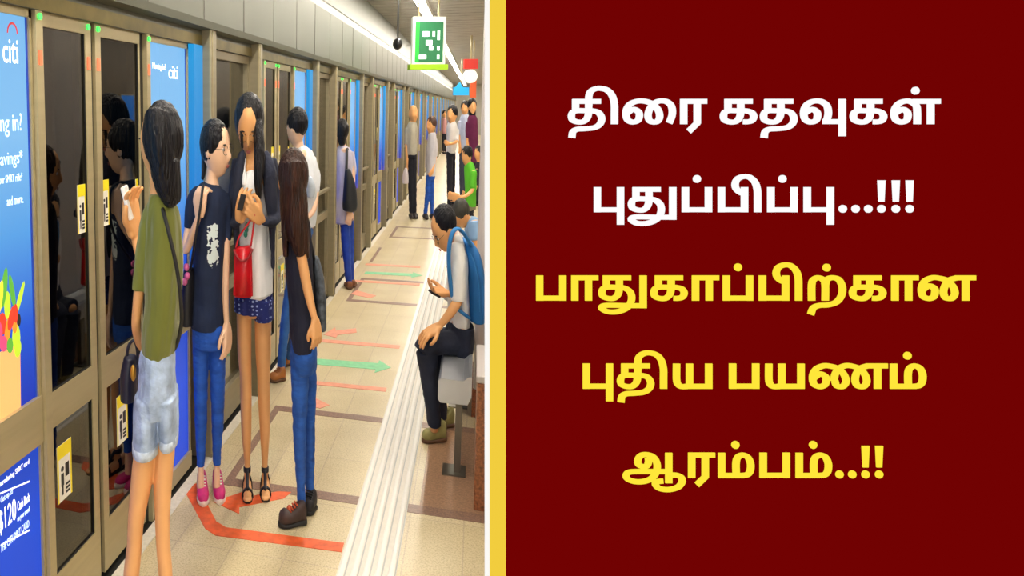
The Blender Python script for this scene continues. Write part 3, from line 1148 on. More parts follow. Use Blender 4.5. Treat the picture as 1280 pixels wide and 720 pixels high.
class Fr:
    """a thing standing at `root`, its x axis running to the camera's right and its y axis away"""
    def __init__(s, name, label, cat, root=None, px=None, D=None, group=None, rootpx=None):
        if root is None and rootpx:
            root = ground(*rootpx)
        if root is None:
            r = ray(px, 133)
            root = CAM + r * (D / r.dot(NH))
            root.z = 0
        s.root = Vector(root)
        s.D = (s.root - CAM).dot(NH)
        s.o = empty(name, s.root, YAW, label=label, cat=cat, group=group)
        s.RT = RT

    def P(s, px, py, v=0.0):
        r = ray(px, py)
        p = CAM + r * ((s.D + v) / r.dot(NH)) - s.root
        return Vector((p.dot(RT), p.dot(NH), p.z))

    def G(s, px, py):
        p = ground(px, py) - s.root
        return Vector((p.dot(RT), p.dot(NH), 0))

    def mpp(s, v=0.0):
        return (s.P(304, 233, v) - s.P(303, 233, v)).length

    def rings(s, tb, k=1.0, grow=0.0):
        out = []
        for t in tb:
            px, py, wd = t[:3]
            v = t[3] if len(t) > 3 else 0.0
            c = s.P(px, py, v)
            a = wd / 2 * s.mpp(v) * k + grow
            b = (t[4] / 2 * k + grow) if len(t) > 4 else a * 1.25
            out.append((c.x, c.y, c.z, a, b))
        return out

    def solid(s, name, tubes, m, voxel, smooth=2, k=1.0, grow=0.0, cap=.5, extra=None, parent=None, label=None, seg=18):
        bm = bmesh.new()
        for t in tubes:
            loft(bm, s.rings(t, k, grow), seg, 4, cap)
        if extra:
            extra(bm)
        me = fuse(bm, voxel, smooth)
        fd = FOLD.get(name)
        if fd:          # folds of cloth, locks of hair
            amp, fq, zs = fd
            amp *= min(1.0, .6 + voxel * 40)
            cs = [(v.co.copy(), v.normal.copy()) for v in me.vertices]
            for v, (c, n) in zip(me.vertices, cs):
                q = Vector((c.x * fq * 1.5, c.y * fq, c.z * fq * zs))
                v.co = c + n * amp * (mnoise.noise(q) + .5 * mnoise.noise(q * 2.1))
        o = link(name, me, m, parent or s.o)
        if label:
            o['label'] = label
        return o

    def item(s, name, label, cat, px, py, v=0.0):
        p = s.P(px, py, v)
        w_ = s.root + RT * p.x + NH * p.y + Vector((0, 0, p.z))
        return Fr(name, label, cat, root=w_)

    def strap(s, name, pts, wd, th, m, parent=None):
        bm = bmesh.new()
        loft(bm, s.rings([(p[0], p[1], wd, p[2] if len(p) > 2 else 0, th) for p in pts]), 8, 6, .2)
        return bm_obj(name, bm, m, parent or s.o, True)


def head_T(f, c, hpx, yaw, pitch=0, roll=0, k=.62, kd=.9):
    cc = f.P(*c)
    h = hpx * f.mpp(c[2] if len(c) > 2 else 0)
    R = Matrix.Rotation(math.radians(roll), 3, 'Y') @ Matrix.Rotation(math.radians(yaw), 3, 'Z') @ Matrix.Rotation(math.radians(pitch), 3, 'X')
    S = Matrix(((k, 0, 0), (0, kd, 0), (0, 0, 1)))
    A = (S @ R) * h
    return lambda p: A @ Vector(p) + cc


def head_mesh(bm, T, seg=44, rows=32):
    g = bmesh.ops.create_uvsphere(bm, u_segments=seg, v_segments=rows, radius=1)
    for v in g['verts']:
        nx, ny, nz = v.co
        x, y, z = .345 * nx, .43 * ny, .5 * nz
        if z < 0:
            t = -z / .5
            x *= 1 - .34 * t ** 1.6
            y *= (1 - .5 * t) if y > 0 else (1 - .04 * t)
        if y < -.3:
            y = -.3 - (-y - .3) * .65
        if ny < 0:
            y -= .105 * math.exp(-(x / .05) ** 2 - ((z + .10) / .075) ** 2)
            y -= .04 * math.exp(-(x / .04) ** 2 - ((z - .0) / .09) ** 2)
            y += .035 * math.exp(-((abs(x) - .14) / .07) ** 2 - ((z - .03) / .05) ** 2)
            y -= .025 * math.exp(-(x / .09) ** 2 - ((z + .265) / .04) ** 2)
            y -= .035 * math.exp(-(x / .1) ** 2 - ((z + .42) / .07) ** 2)
        v.co = T((x, y, z))
    for sg in (-1, 1):
        blob3(bm, T, (sg * .345, .05, -.03), (.03, .075, .11))


def blob3(bm, T, c, r, seg=14, mi=0):
    g = bmesh.ops.create_uvsphere(bm, u_segments=seg, v_segments=10, radius=1)
    for v in g['verts']:
        v.co = T((c[0] + v.co.x * r[0], c[1] + v.co.y * r[1], c[2] + v.co.z * r[2]))
    if mi:
        for fc in {q for v in g['verts'] for q in v.link_faces}:
            fc.material_index = mi


def face(f, T, lids=0.0, glasses=False, body=None):
    par = f.o
    for sg in (-1, 1):
        bm = bmesh.new()
        blob3(bm, T, (sg * .145, -.318, .03), (.062, .035, .033 - lids))
        e = bm_obj('eye', bm, EYEW, par, True)
        bm = bmesh.new()
        blob3(bm, T, (sg * .145, -.340, .028), (.03, .016, .028 - lids * .8))
        bm_obj('iris', bm, EYED, e, True)
        bm = bmesh.new()
        blob3(bm, T, (sg * .145, -.352, .115), (.085, .02, .014))
        bm_obj('eyebrow', bm, BROW, par, True)
    bm = bmesh.new()
    blob3(bm, T, (0, -.382, -.252), (.075, .018, .014))
    blob3(bm, T, (0, -.378, -.28), (.06, .02, .017))
    bm_obj('lips', bm, LIP, par, True)
    if glasses:
        gl = bmesh.new()
        for sg in (-1, 1):
            R0 = [(sg * .15 + .115 * math.cos(t), -.40 + .02 * abs(math.cos(t)), .02 + .085 * math.sin(t)) for t in [2 * math.pi * j / 20 for j in range(21)]]
            for a, b in zip(R0, R0[1:]):
                cyl(gl, T(a), T(b), .0009, 6)
            cyl(gl, T((sg * .265, -.39, .04)), T((sg * .355, .03, .03)), .0009, 6)
        cyl(gl, T((-.035, -.41, .03)), T((.035, -.41, .03)), .0009, 6)
        g = bm_obj('glasses', gl, BLK, par)
        tag(g, 'thin framed glasses')


def hair_cap(bm, T, c=(0, .055, .115), r=(.395, .415, .44)):
    blob3(bm, T, c, r, 36)


def hand(bm, f, wrist, d, nrm, L=.165, curl=40, k=.72, thumb=1, spread=.16):
    """palm, five jointed fingers of unequal length, thumb from the side of the palm"""
    w0 = f.P(*wrist)
    d = Vector(d).normalized()
    n = Vector(nrm)
    n = (n - d * n.dot(d)).normalized()
    s = d.cross(n).normalized()

    def pt(p):
        q = d * p[0] + s * p[1] + n * p[2]
        return Vector((w0.x + q.x * k * 1.0, w0.y + q.y, w0.z + q.z))

    def chain(ps, rs):
        rg = []
        for p, r in zip(ps, rs):
            q = pt(p)
            rg.append((q.x, q.y, q.z, r, r))
        loft(bm, rg, 10, 3, .8)
    for yo in (-.14, -.05, .05, .14):
        chain([(-.05 * L, yo * L * .55, 0), (.2 * L, yo * L * .95, 0), (.5 * L, yo * L * 1.15, .01 * L)], [.075 * L, .085 * L, .07 * L])
    for yo, ln in ((-.18, .34), (-.06, .42), (.065, .46), (.185, .40)):
        yo *= thumb
        ps = [(.44 * L, yo * L, .0)]
        a = math.radians(curl * .25)
        x, z = .48 * L, .0
        ps.append((x, yo * L * 1.05, z))
        for seg_, fr in enumerate((.45, .32, .23)):
            a += math.radians(curl * (.25, .45, .3)[seg_])
            x += math.cos(a) * ln * L * fr
            z += math.sin(a) * ln * L * fr
            ps.append((x, yo * L * (1.1 + spread * (seg_ + 1) * .4), z))
        r = .046 * L
        chain(ps, [r * 1.08, r * 1.05, r, r * .9, r * .78])
    y = .2 * thumb
    chain([(.1 * L, y * .7 * L, .02 * L), (.26 * L, y * 1.5 * L, .07 * L), (.42 * L, y * 1.75 * L, .13 * L), (.54 * L, y * 1.65 * L, .17 * L)], [.07 * L, .06 * L, .052 * L, .042 * L])


def shoe(f, heel, toe, wd, ht, up, sole, label=None, extra=None, toe_h=.5, top=None, parent=None):
    a, b = f.G(*heel), f.G(*toe)
    d = (b - a)
    L = d.length
    d = d.normalized()
    s = Vector((-d.y, d.x, 0))
    r = bpy.data.objects.new('shoe', None)
    r.empty_display_size = .03
    COL.objects.link(r)
    r.parent = f.o
    if label:
        r['label'] = label

    def body(prof, seg, z0):
        bm = bmesh.new()
        rows = []
        for t, wf, h in prof:
            c = a + d * (L * t)
            row = []
            for j in range(seg):
                q = 2 * math.pi * j / seg
                cx, cz = math.cos(q), math.sin(q)
                sx = math.copysign(abs(cx) ** .7, cx)
                sz = math.copysign(abs(cz) ** .7, cz)
                p = c + s * (sx * wd / 2 * wf)
                p.z = z0 + (h - z0) * (.5 + .5 * sz)
                row.append(bm.verts.new(p))
            rows.append(row)
        for A, B in zip(rows, rows[1:]):
            for j in range(seg):
                bm.faces.new((A[j], A[(j + 1) % seg], B[(j + 1) % seg], B[j]))
        bm.faces.new(rows[0][::-1])
        bm.faces.new(rows[-1])
        return bm
    pr = [(-.02, .45, ht * .8), (.02, .7, ht), (.15, .8, ht * 1.02), (.3, .82, ht * .98), (.45, .88, ht * .8), (.6, .98, ht * .66), (.75, 1.0, ht * (toe_h + .06)), (.88, .85, ht * toe_h), (.96, .58, ht * toe_h * .85), (1.0, .28, ht * toe_h * .6)]
    bm_obj('shoe_upper', body(pr, 20, .012), up, r, True)
    ps = [(-.04, .5, .026), (.02, .82, .026), (.15, .9, .026), (.3, .88, .024), (.5, .96, .022), (.72, 1.08, .022), (.88, .95, .022), (.97, .66, .024), (1.02, .3, .026)]
    bm_obj('shoe_sole', body(ps, 16, .0), sole, r, True)
    bm = bmesh.new()       # laces across the instep
    for t, hh in ((.36, .94), (.44, .85), (.52, .76), (.6, .69)):
        c = a + d * (L * t)
        p0 = c + s * (wd * .26)
        p1 = c - s * (wd * .26)
        p0.z = p1.z = ht * hh + .001
        cyl(bm, p0, p1, .0035, 6)
    bm_obj('laces', bm, WHT if extra is None else extra, r)
    return r


VN = .0034      # voxel of the near figures

# ---- woman in the olive shirt --------------------------------------------------------
f = Fr('person', 'woman in an olive shirt and pale denim shorts holding up a phone, seen from behind', 'person', px=193, D=2.02)
OLIVE = mat('olive_cotton', '#6c7023', .8, nz=6, amt=.2, bump=1.0, bscale=13, stretch=(1.6, 1.6, .3), sheen=.2)
DENIM = mat('pale_denim', '#a9bbd6', .85, nz=22, amt=.28, bump=.3, bscale=60)
T = head_T(f, (200, 180), 98, -128, 8, 0, .64)
legL = [(186, 485, 28), (182, 555, 29), (177, 600, 28), (170, 650, 21.5), (168, 682, 20), (164, 720, 21), (160, 770, 18), (158, 815, 12), (157, 838, 11)]
legR = [(207, 485, 28), (207, 555, 25), (204, 600, 24), (203, 645, 20), (204, 680, 18.5), (207, 720, 18.5), (209, 770, 16), (211, 815, 11.5), (212, 838, 11)]


def ex(bm):
    head_mesh(bm, T)
    hand(bm, f, (167, 289, .27), (-.12, -.1, 1), (.8, -.5, .2), .17, 50, .75, -1)
    hand(bm, f, (177, 436, .16), (.3, 1, -.3), (1, 0, 0), .16, 50, .7, 1)


body = f.solid('body', [
    [(197, 215, 22, .0), (198, 235, 21, .01), (201, 258, 26, .01)],
    [(201, 250, 22), (203, 275, 30, 0, .09), (204, 300, 30, 0, .10), (204, 350, 32, 0, .10), (201, 400, 34, 0, .12), (197, 440, 42, 0, .16), (196, 480, 44, 0, .18), (196, 500, 40, 0, .16)],
    legL, legR,
    [(190, 280, 8, .01), (182, 312, 9, .0), (176.5, 345, 11.5), (174.5, 358, 13.5), (171.5, 385, 12.5, .01), (170, 408, 11.5, .03), (173, 425, 10, .09), (177, 436, 8.5, .16)],
    [(214, 275, 13, .08), (205, 320, 12, .15), (192, 345, 11, .2), (178, 330, 10, .25), (170, 305, 9.5, .27), (167, 289, 8, .27)],
    [(157, 838, 12), (156, 852, 14, -.03, .1), (155, 858, 14, -.08, .1)], [(212, 838, 12), (213, 852, 14, -.03, .1), (214, 858, 14, -.08, .1)],
], SKIN, VN, 2, extra=ex)
f.solid('shirt', [
    [(199, 244, 23, 0, .085), (201.5, 256, 33, 0, .11), (204, 272, 42, 0, .14), (205, 300, 45, 0, .16), (205, 345, 47, 0, .17), (203, 385, 46, 0, .17), (200, 415, 46, 0, .18), (198, 437, 43, 0, .17), (198, 449, 36, 0, .13)],
    [(194, 258, 18), (188, 272, 22), (182, 298, 21.5), (177.5, 330, 21), (174, 362, 18)],
    [(212, 270, 16, .05), (211, 310, 16, .11), (203, 330, 15, .15)],
], OLIVE, VN, 3, cap=.25)
f.solid('shorts', [
    [(197.5, 436, 44, 0, .17), (197, 470, 47, 0, .2), (196, 500, 49, 0, .2), (196, 512, 45, 0, .18)],
    [(186, 490, 33, 0, .19), (184, 525, 35, 0, .19), (183, 557, 34, 0, .17)],
    [(208, 490, 30, 0, .19), (211, 520, 26, 0, .18), (211, 547, 23.5, 0, .16)],
], DENIM, VN, 2, cap=.06)
bm = bmesh.new()           # frayed turned hems
loft(bm, f.rings([(183.2, 549, 35.5, 0, .178), (183, 561, 35, 0, .172)]), 20, 2, .05)
loft(bm, f.rings([(211, 539, 25, 0, .168), (211, 551, 24.5, 0, .164)]), 20, 2, .05)
bm_obj('shorts_hem', bm, mat('frayed_denim_hem', '#c3cfdf', .9, nz=60, amt=.25), f.o, True)


def ex(bm):
    hair_cap(bm, T, (0, .09, .07), (.40, .42, .48))


f.solid('hair', [
    [(199, 150, 34, .0, .2), (202, 180, 37, -.02, .19), (206, 210, 35, -.03, .15), (210, 235, 30, -.035, .11), (215, 252, 20, -.03, .08)],
    [(218, 200, 12, -.03, .1), (221, 230, 10, -.03, .08), (222, 250, 8, -.03, .06)],
], HAIR, VN, 3, extra=ex)
face(f, T)
f.strap('bag_strap', [(201, 256, -.02), (204, 264, -.06), (212, 295, -.095), (221, 335, -.095), (226, 375, -.09), (226, 410, -.06), (215, 440, .0), (190, 446, .1), (172, 440, .08)], 5, .008, mat('black_strap', '#17150f', .6))
ph = f.item('phone', 'white phone held up by the woman in the olive shirt', 'phone', 160, 253, .25)
R_ = Matrix.Rotation(math.radians(-13), 4, 'Y')
bm = bmesh.new()
add_box(bm, -.006, .006, -.035, .035, -.05, .05, bev=.003)
bm.transform(R_)
bm_obj('phone_case', bm, mat('phone_white', '#f3f0ea', .3), ph.o)
bm = bmesh.new()
add_box(bm, -.0068, -.006, -.031, .031, -.042, .042)
bm.transform(R_)
bm_obj('phone_screen', bm, mat('phone_screen_grey', '#9fb4c6', .2, emit=.3), ph.o)
bg_ = f.item('handbag', 'dark navy handbag hanging at the hip of the woman in olive', 'bag', 162, 505, .12)
NVY = mat('navy_leather', '#14142c', .5, nz=10, amt=.2)
bg_.solid('bag_body', [[(163, 446, 16, 0, .06), (161, 470, 22, 0, .09), (161, 498, 21, 0, .09)]], NVY, VN, 1, cap=.2)
bg_.strap('bag_handle', [(158, 450), (161, 432), (168, 426), (172, 440), (171, 455)], 4, .012, NVY)
bm = bmesh.new()
c_ = bg_.P(166.5, 466, -.058)
ellipsoid(bm, c_, (.008, .006, .024))
bm_obj('bag_clasp', bm, mat('gold_metal', '#d09a3c', .3, .8), bg_.o, True)

# ---- woman in the navy T-shirt -------------------------------------------------------
f = Fr('person', 'woman with glasses in a navy printed T-shirt, blue skinny jeans and pink trainers', 'person', rootpx=(262, 622))


def print_shirt():
    m = mat('navy_cotton', '#10203f', .85, nz=8, amt=.2, bump=.35, bscale=20)
    nt = m.node_tree
    b = nt.nodes['Principled BSDF']
    base = b.inputs['Base Color'].links[0].from_socket
    tc = nt.nodes.new('ShaderNodeTexCoord')
    sp = nt.nodes.new('ShaderNodeSeparateXYZ')
    nt.links.new(tc.outputs['Object'], sp.inputs[0])
    pa, pb = f.P(256, 343), f.P(278, 262)

    def band(sock, lo, hi, soft):
        c, h = (lo + hi) / 2, (hi - lo) / 2
        s1 = nt.nodes.new('ShaderNodeMath')
        s1.operation = 'SUBTRACT'
        s1.inputs[1].default_value = c
        nt.links.new(sock, s1.inputs[0])
        s2 = nt.nodes.new('ShaderNodeMath')
        s2.operation = 'ABSOLUTE'
        nt.links.new(s1.outputs[0], s2.inputs[0])
        s3 = nt.nodes.new('ShaderNodeMapRange')
        s3.inputs[1].default_value = h
        s3.inputs[2].default_value = h - soft
        nt.links.new(s2.outputs[0], s3.inputs[0])
        return s3.outputs[0]
    bx = band(sp.outputs[0], pa.x, pb.x, .018)
    bz = band(sp.outputs[2], pa.z, pb.z, .06)
    by = band(sp.outputs[1], -.3, -.005, .01)
    n = nt.nodes.new('ShaderNodeTexNoise')
    n.inputs['Scale'].default_value = 46
    n.inputs['Detail'].default_value = 2.5
    nt.links.new(tc.outputs['Object'], n.inputs[0])
    cur = n.outputs[0]
    for s_ in (bx, bz, by):
        mm = nt.nodes.new('ShaderNodeMath')
        mm.operation = 'MULTIPLY'
        nt.links.new(cur, mm.inputs[0])
        nt.links.new(s_, mm.inputs[1])
        cur = mm.outputs[0]
    th = nt.nodes.new('ShaderNodeMapRange')
    th.inputs[1].default_value = .40
    th.inputs[2].default_value = .43
    nt.links.new(cur, th.inputs[0])
    mx = nt.nodes.new('ShaderNodeMixRGB')
    nt.links.new(th.outputs[0], mx.inputs[0])
    nt.links.new(base, mx.inputs[1])
    mx.inputs[2].default_value = lin('#d5e2e2')
    nt.links.new(mx.outputs[0], b.inputs['Base Color'])
    return m


JEANB = mat('bright_blue_denim', '#1a52b4', .8, nz=14, amt=.2, bump=.4, bscale=18, stretch=(1, 1, 2.5))
T = head_T(f, (270, 187), 70, 62, 3, 0, .66)
legL = [(251, 425, 22), (251, 470, 19), (251, 520, 15.8), (251, 545, 14), (251, 582, 10)]
legR = [(272, 425, 21), (272, 470, 19.5), (272, 520, 16.5), (271.5, 545, 14), (271, 580, 9.5)]


def ex(bm):
    head_mesh(bm, T)
    hand(bm, f, (249.5, 267, -.11), (.1, .05, 1), (.6, .8, 0), .155, 85, .72, 1)
    hand(bm, f, (283.5, 408, -.05), (.05, -.1, -1), (-.8, .5, 0), .15, 35, .7, -1)


f.solid('body', [
    [(266, 208, 15), (265, 222, 15), (264, 238, 22)],
    [(264, 232, 20), (263, 250, 30, 0, .1), (262, 290, 34, 0, .12), (261, 340, 36, 0, .14), (261, 380, 38, 0, .15), (261, 410, 40, 0, .16), (261, 428, 34, 0, .14)],
    [(t[0], t[1], t[2] * .8) for t in legL] + [(251, 598, 8.5), (251, 610, 9)], [(t[0], t[1], t[2] * .8) for t in legR] + [(271, 596, 8.5), (271, 608, 9)],
    [(246, 246, 9), (238, 275, 10.5), (233, 303, 10.5, -.02), (233, 313, 10, -.04), (238, 300, 9.5, -.07), (244, 283, 8.5, -.10), (249.5, 267, 7, -.11)],
    [(281, 246, 11), (283, 285, 10.5), (282.5, 330, 9.2, -.02), (282, 375, 8.2, -.04), (283.5, 408, 6.5, -.05)],
], SKINP, VN, 2, extra=ex)
f.solid('t_shirt', [
    [(264.5, 230, 22, .0, .085), (263, 238, 38, 0, .12), (263, 255, 45, 0, .16), (262, 290, 42, 0, .17), (261, 335, 40, 0, .165), (260.5, 370, 42, 0, .17), (260, 396, 45, 0, .18), (260, 408, 44, 0, .18)],
    [(250, 236, 13), (244, 243, 16), (239.5, 260, 17), (237.5, 284, 15.5)],
    [(280, 243, 12), (283.5, 268, 13.5), (283.5, 300, 12.5)],
], print_shirt(), VN, 3, cap=.15)
f.solid('jeans', [[(261, 396, 42, 0, .165), (261.5, 415, 44, 0, .175), (261.5, 432, 42, 0, .165)], legL, legR], JEANB, VN, 2, cap=.12)


def ex(bm):
    hair_cap(bm, T)


f.solid('hair', [
    [(262, 165, 12, .02), (258, 185, 11, .03), (256, 205, 8, .03), (253, 224, 4, .02)],
    [(262, 190, 7, .0), (262, 205, 6, .01)],
], HAIR, VN, 3, extra=ex)
face(f, T, glasses=True)
PINK = mat('pink_mesh_trainer', '#c81e6e', .6, nz=30, amt=.25)
for h_, t_ in (((252, 606), (254.5, 634)), ((271, 604), (275.5, 631.5))):
    shoe(f, h_, t_, .05, .075, PINK, mat('trainer_sole', '#e8d8cc', .6), 'pink trainer', toe_h=.62)
sb = f.item('handbag', 'black shoulder bag under the arm of the woman in the navy T-shirt', 'bag', 235, 412, -.02)
BKB = mat('black_leather', '#15141a', .5, nz=10, amt=.2)
sb.solid('bag_body', [[(236, 335, 12, 0, .06), (234.5, 365, 18, 0, .1), (234, 405, 17, 0, .1)]], BKB, VN, 1, cap=.2)
sb.strap('bag_strap', [(238, 338, -.02), (244, 300, -.12), (250, 262, -.125), (253, 238, -.1), (254, 232, -.02), (250, 260, .09), (240, 330, .05)], 3.2, .012, BKB)
bm = bmesh.new()
for j, (qx, qy) in enumerate(((233, 334), (234, 345), (231, 352))):
    ellipsoid(bm, sb.P(qx, qy, -.055), (.011, .012, .016))
bm_obj('bag_charm', bm, mat('pink_charm', '#c05a8e', .5, nz=50, amt=.4), sb.o, True)

# ---- tall long-haired woman ----------------------------------------------------------
f = Fr('person', 'tall long-haired woman in dark cardigan and blue shorts looking at her phone', 'person', rootpx=(320, 612))
T = head_T(f, (311.5, 158), 74, -6, 30, 0, .60)
legL = [(305, 380, 19.5), (305.5, 440, 17.5), (307, 468, 15.2), (307.5, 500, 14.6), (308, 540, 12.8), (309, 575, 8), (309, 592, 7.6), (309, 604, 9)]
legR = [(328, 380, 21), (329, 440, 20), (329.5, 468, 16.5), (330, 500, 15.4), (331, 540, 12.6), (331, 575, 8), (331, 590, 7.6), (331.5, 602, 9)]


def foot(fr, heel, toe):
    a, b = fr.G(*heel), fr.G(*toe)
    out = []
    for t, z, wd, h in ((0, .045, .026, .05), (.3, .038, .03, .045), (.6, .028, .036, .03), (.85, .022, .036, .022), (1, .018, .028, .016)):
        c = a.lerp(b, t)
        out.append((c.x, c.y, z, wd / 2, h / 2 + .004))
    return out


def ex(bm):
    head_mesh(bm, T)
    hand(bm, f, (325, 274, -.15), (-.7, -.25, .55), (-.3, .8, .3), .155, 75, .72, -1)
    hand(bm, f, (300, 273, -.13), (.25, -.2, .9), (.4, .9, 0), .155, 60, .72, -1)
    for hh, tt in (((309, 599), (309.5, 628)), ((331.5, 597), (332, 626))):
        rg = foot(f, hh, tt)
        loft(bm, rg, 14, 3, .4)
        for q in range(5):      # toes
            e = f.G(tt[0] + (q - 2) * 2.1, tt[1] + (1.5 if 0 < q < 4 else 0))
            ellipsoid(bm, (e.x, e.y, .016), (.0042, .016, .0075), 10)


f.solid('body', [
    [(312.5, 185, 14, .0), (313, 200, 14.5), (315, 214, 22)],
    [(316, 206, 28), (317, 230, 42, 0, .13), (317, 270, 38, 0, .14), (317, 330, 40, 0, .14), (317, 372, 42, 0, .16), (317, 388, 38, 0, .14)],
    legL, legR,
    [(338, 205, 12), (345, 240, 11.5), (346, 266, 11, -.04), (338, 276, 10, -.1), (325, 274, 7.5, -.15)],
    [(296, 205, 11), (292, 240, 10), (291, 270, 9.5, -.03), (294, 280, 9, -.08), (300, 273, 7, -.13)],
], SKINB, VN, 2, extra=ex)
WTOP = mat('white_jersey', '#f1f1f2', .8, nz=10, amt=.06, bump=.4, bscale=16, stretch=(1, 1, .4))
f.solid('top', [
    [(313.5, 214, 17, -.02, .10), (314.5, 226, 30, -.02, .15), (315.5, 250, 36, -.02, .17), (317, 300, 40, -.02, .175), (320, 340, 42, -.02, .18), (322.5, 366, 38, -.02, .17)],
    [(306, 198, 4, -.045), (305, 214, 5, -.07), (306, 230, 8, -.075)], [(323, 198, 4, -.045), (324, 214, 5, -.07), (323, 230, 8, -.075)],
], WTOP, VN, 3, cap=.4)
CARD = mat('charcoal_navy_knit', '#262a3c', .9, nz=12, amt=.2, bump=.3, bscale=40)
f.solid('cardigan', [
    [(317, 193, 24, .03, .09), (317.5, 208, 46, .035, .12), (318, 250, 50, .04, .13), (319, 300, 49, .045, .13), (320, 345, 46, .05, .12)],
    [(303, 194, 10, -.02, .08), (299, 215, 13, -.055, .09), (295, 250, 11, -.07, .07), (295, 295, 8, -.07, .05), (296, 330, 5, -.06, .04)],
    [(331, 194, 13, -.02, .08), (337, 215, 18, -.055, .09), (339, 250, 15, -.07, .07), (341, 295, 7, -.07, .05), (341.5, 335, 4.5, -.06, .04)],
    [(338, 200, 17), (345.5, 235, 16.5), (347, 262, 15.5, -.04), (341, 276, 15, -.09), (330, 276, 12.5, -.14)],
    [(297, 200, 14), (292.5, 235, 13.5), (291, 265, 12.5, -.03), (293, 280, 12, -.08), (298.5, 275, 10, -.12)],
], CARD, VN, 3, cap=.25)


def dots_mat():
    m = mat('blue_dotted_cotton', '#1c2f86', .8)
    nt = m.node_tree
    b = nt.nodes['Principled BSDF']
    tc = nt.nodes.new('ShaderNodeTexCoord')
    v = nt.nodes.new('ShaderNodeTexVoronoi')
    v.inputs['Scale'].default_value = 55
    v.inputs['Randomness'].default_value = .25
    nt.links.new(tc.outputs['Object'], v.inputs[0])
    r = nt.nodes.new('ShaderNodeValToRGB')
    r.color_ramp.elements[0].position = .24
    r.color_ramp.elements[0].color = lin('#9fb2e6')
    r.color_ramp.elements[1].position = .32
    r.color_ramp.elements[1].color = lin('#16246e')
    nt.links.new(v.outputs[0], r.inputs[0])
    nt.links.new(r.outputs[0], b.inputs['Base Color'])
    return m


f.solid('shorts', [
    [(317, 352, 44, 0, .165), (317.5, 370, 48, 0, .18), (317.5, 389, 48, 0, .17)],
    [(304.5, 372, 24, 0, .165), (303.5, 388, 23, 0, .155)],
    [(329, 372, 26, 0, .17), (329.5, 398, 26, 0, .16)],
], dots_mat(), VN, 2, cap=.06)


def ex(bm):
    hair_cap(bm, T, (0, .09, .09), (.42, .43, .465))


f.solid('hair', [
    [(319, 142, 13, -.03), (323.5, 170, 13.5, -.07, .07), (324, 200, 13.5, -.11, .05), (323, 225, 11.5, -.125, .04), (323, 248, 6, -.125, .03)],
    [(303.5, 145, 5, -.05), (302, 165, 4.5, -.06), (302.5, 185, 3.5, -.055)],
    [(315, 160, 24, .07, .1), (316, 200, 26, .08, .07), (317, 235, 22, .115, .05), (317, 262, 12, .12, .03)],
], HAIR, VN, 3, extra=ex)
face(f, T, lids=.014, glasses=True)
for hh, tt, an in (((309, 599), (309.5, 628), 309), ((331.5, 597), (332, 626), 331.3)):
    r = bpy.data.objects.new('sandal', None)
    r.empty_display_size = .03
    COL.objects.link(r)
    r.parent = f.o
    r['label'] = 'black strappy sandal'
    a, b = f.G(*hh), f.G(*tt)
    bm = bmesh.new()
    rows = []
    for t, wd in ((-.08, .02), (.0, .034), (.3, .032), (.6, .042), (.85, .044), (1.02, .034), (1.08, .016)):
        c = a.lerp(b, t)
        rows.append([bm.verts.new((c.x + sx * wd / 2, c.y, z)) for sx, z in ((-1, .0), (1, .0), (1, .012), (-1, .012))])
    for A, B in zip(rows, rows[1:]):
        for j in range(4):
            bm.faces.new((A[j], A[(j + 1) % 4], B[(j + 1) % 4], B[j]))
    bm.faces.new(rows[0][::-1])
    bm.faces.new(rows[-1])
    bm_obj('sandal_sole', bm, BKB, r)
    bm = bmesh.new()
    for t, z, wd in ((.82, .036, .040), (.45, .062, .034)):
        c = a.lerp(b, t)
        pts = [(c.x + math.cos(q) * wd / 2 * 1.06, c.y, .006 + math.sin(q) * (z - .0)) for q in [math.pi * j / 10 for j in range(11)]]
        loft(bm, [(p[0], p[1], p[2], .004, .011) for p in pts], 8, 1, .1)
    bm_obj('sandal_strap', bm, BKB, r, True)
    bm = bmesh.new()
    loft(bm, f.rings([(an, 583, 9.5), (an, 589, 9.6)]), 16, 2, .05)
    loft(bm, f.rings([(an, 588, 4, -.022), (an + .3, 600, 4, -.045), (an + .4, 612, 4, -.09)]), 8, 3, .1)
    bm_obj('ankle_strap', bm, BKB, r, True)
ph = f.item('phone', 'dark phone held by the tall long-haired woman', 'phone', 302, 253, -.19)
bm = bmesh.new()
add_box(bm, -.011, .011, -.004, .004, -.034, .034, bev=.002)
bm.transform(Matrix.Rotation(math.radians(-30), 4, 'X') @ Matrix.Rotation(math.radians(12), 4, 'Y'))
bm_obj('phone_body', bm, mat('phone_dark', '#1d1817', .7, spec=.2), ph.o)
bm = bmesh.new()
add_box(bm, -.009, .009, .004, .0046, -.029, .029)
bm.transform(Matrix.Rotation(math.radians(-30), 4, 'X') @ Matrix.Rotation(math.radians(12), 4, 'Y'))
bm_obj('phone_screen', bm, mat('phone_screen_dim', '#3a4450', .2, emit=.2), ph.o)
rb = f.item('handbag', 'glossy red handbag hanging in front of the tall long-haired woman', 'bag', 303, 371, -.15)
REDL = mat('glossy_red_leather', '#cc1420', .28, nz=5, amt=.12)
bm = bmesh.new()
Pq = [rb.P(*q) for q in ((293.5, 309), (314.5, 307), (316, 370), (291.5, 369))]
Fv = [bm.verts.new((p.x, -.028 - (.012 if i > 1 else 0), p.z)) for i, p in enumerate(Pq)]
Bv = [bm.verts.new((p.x, .028 + (.012 if i > 1 else 0), p.z)) for i, p in enumerate(Pq)]
bm.faces.new(Fv)
bm.faces.new(Bv[::-1])
for i in range(4):
    bm.faces.new((Fv[i], Bv[i], Bv[(i + 1) % 4], Fv[(i + 1) % 4]))
bmesh.ops.bevel(bm, geom=list(bm.edges), offset=.007, segments=3, affect='EDGES')
bm_obj('bag_body', bm, REDL, rb.o, True)
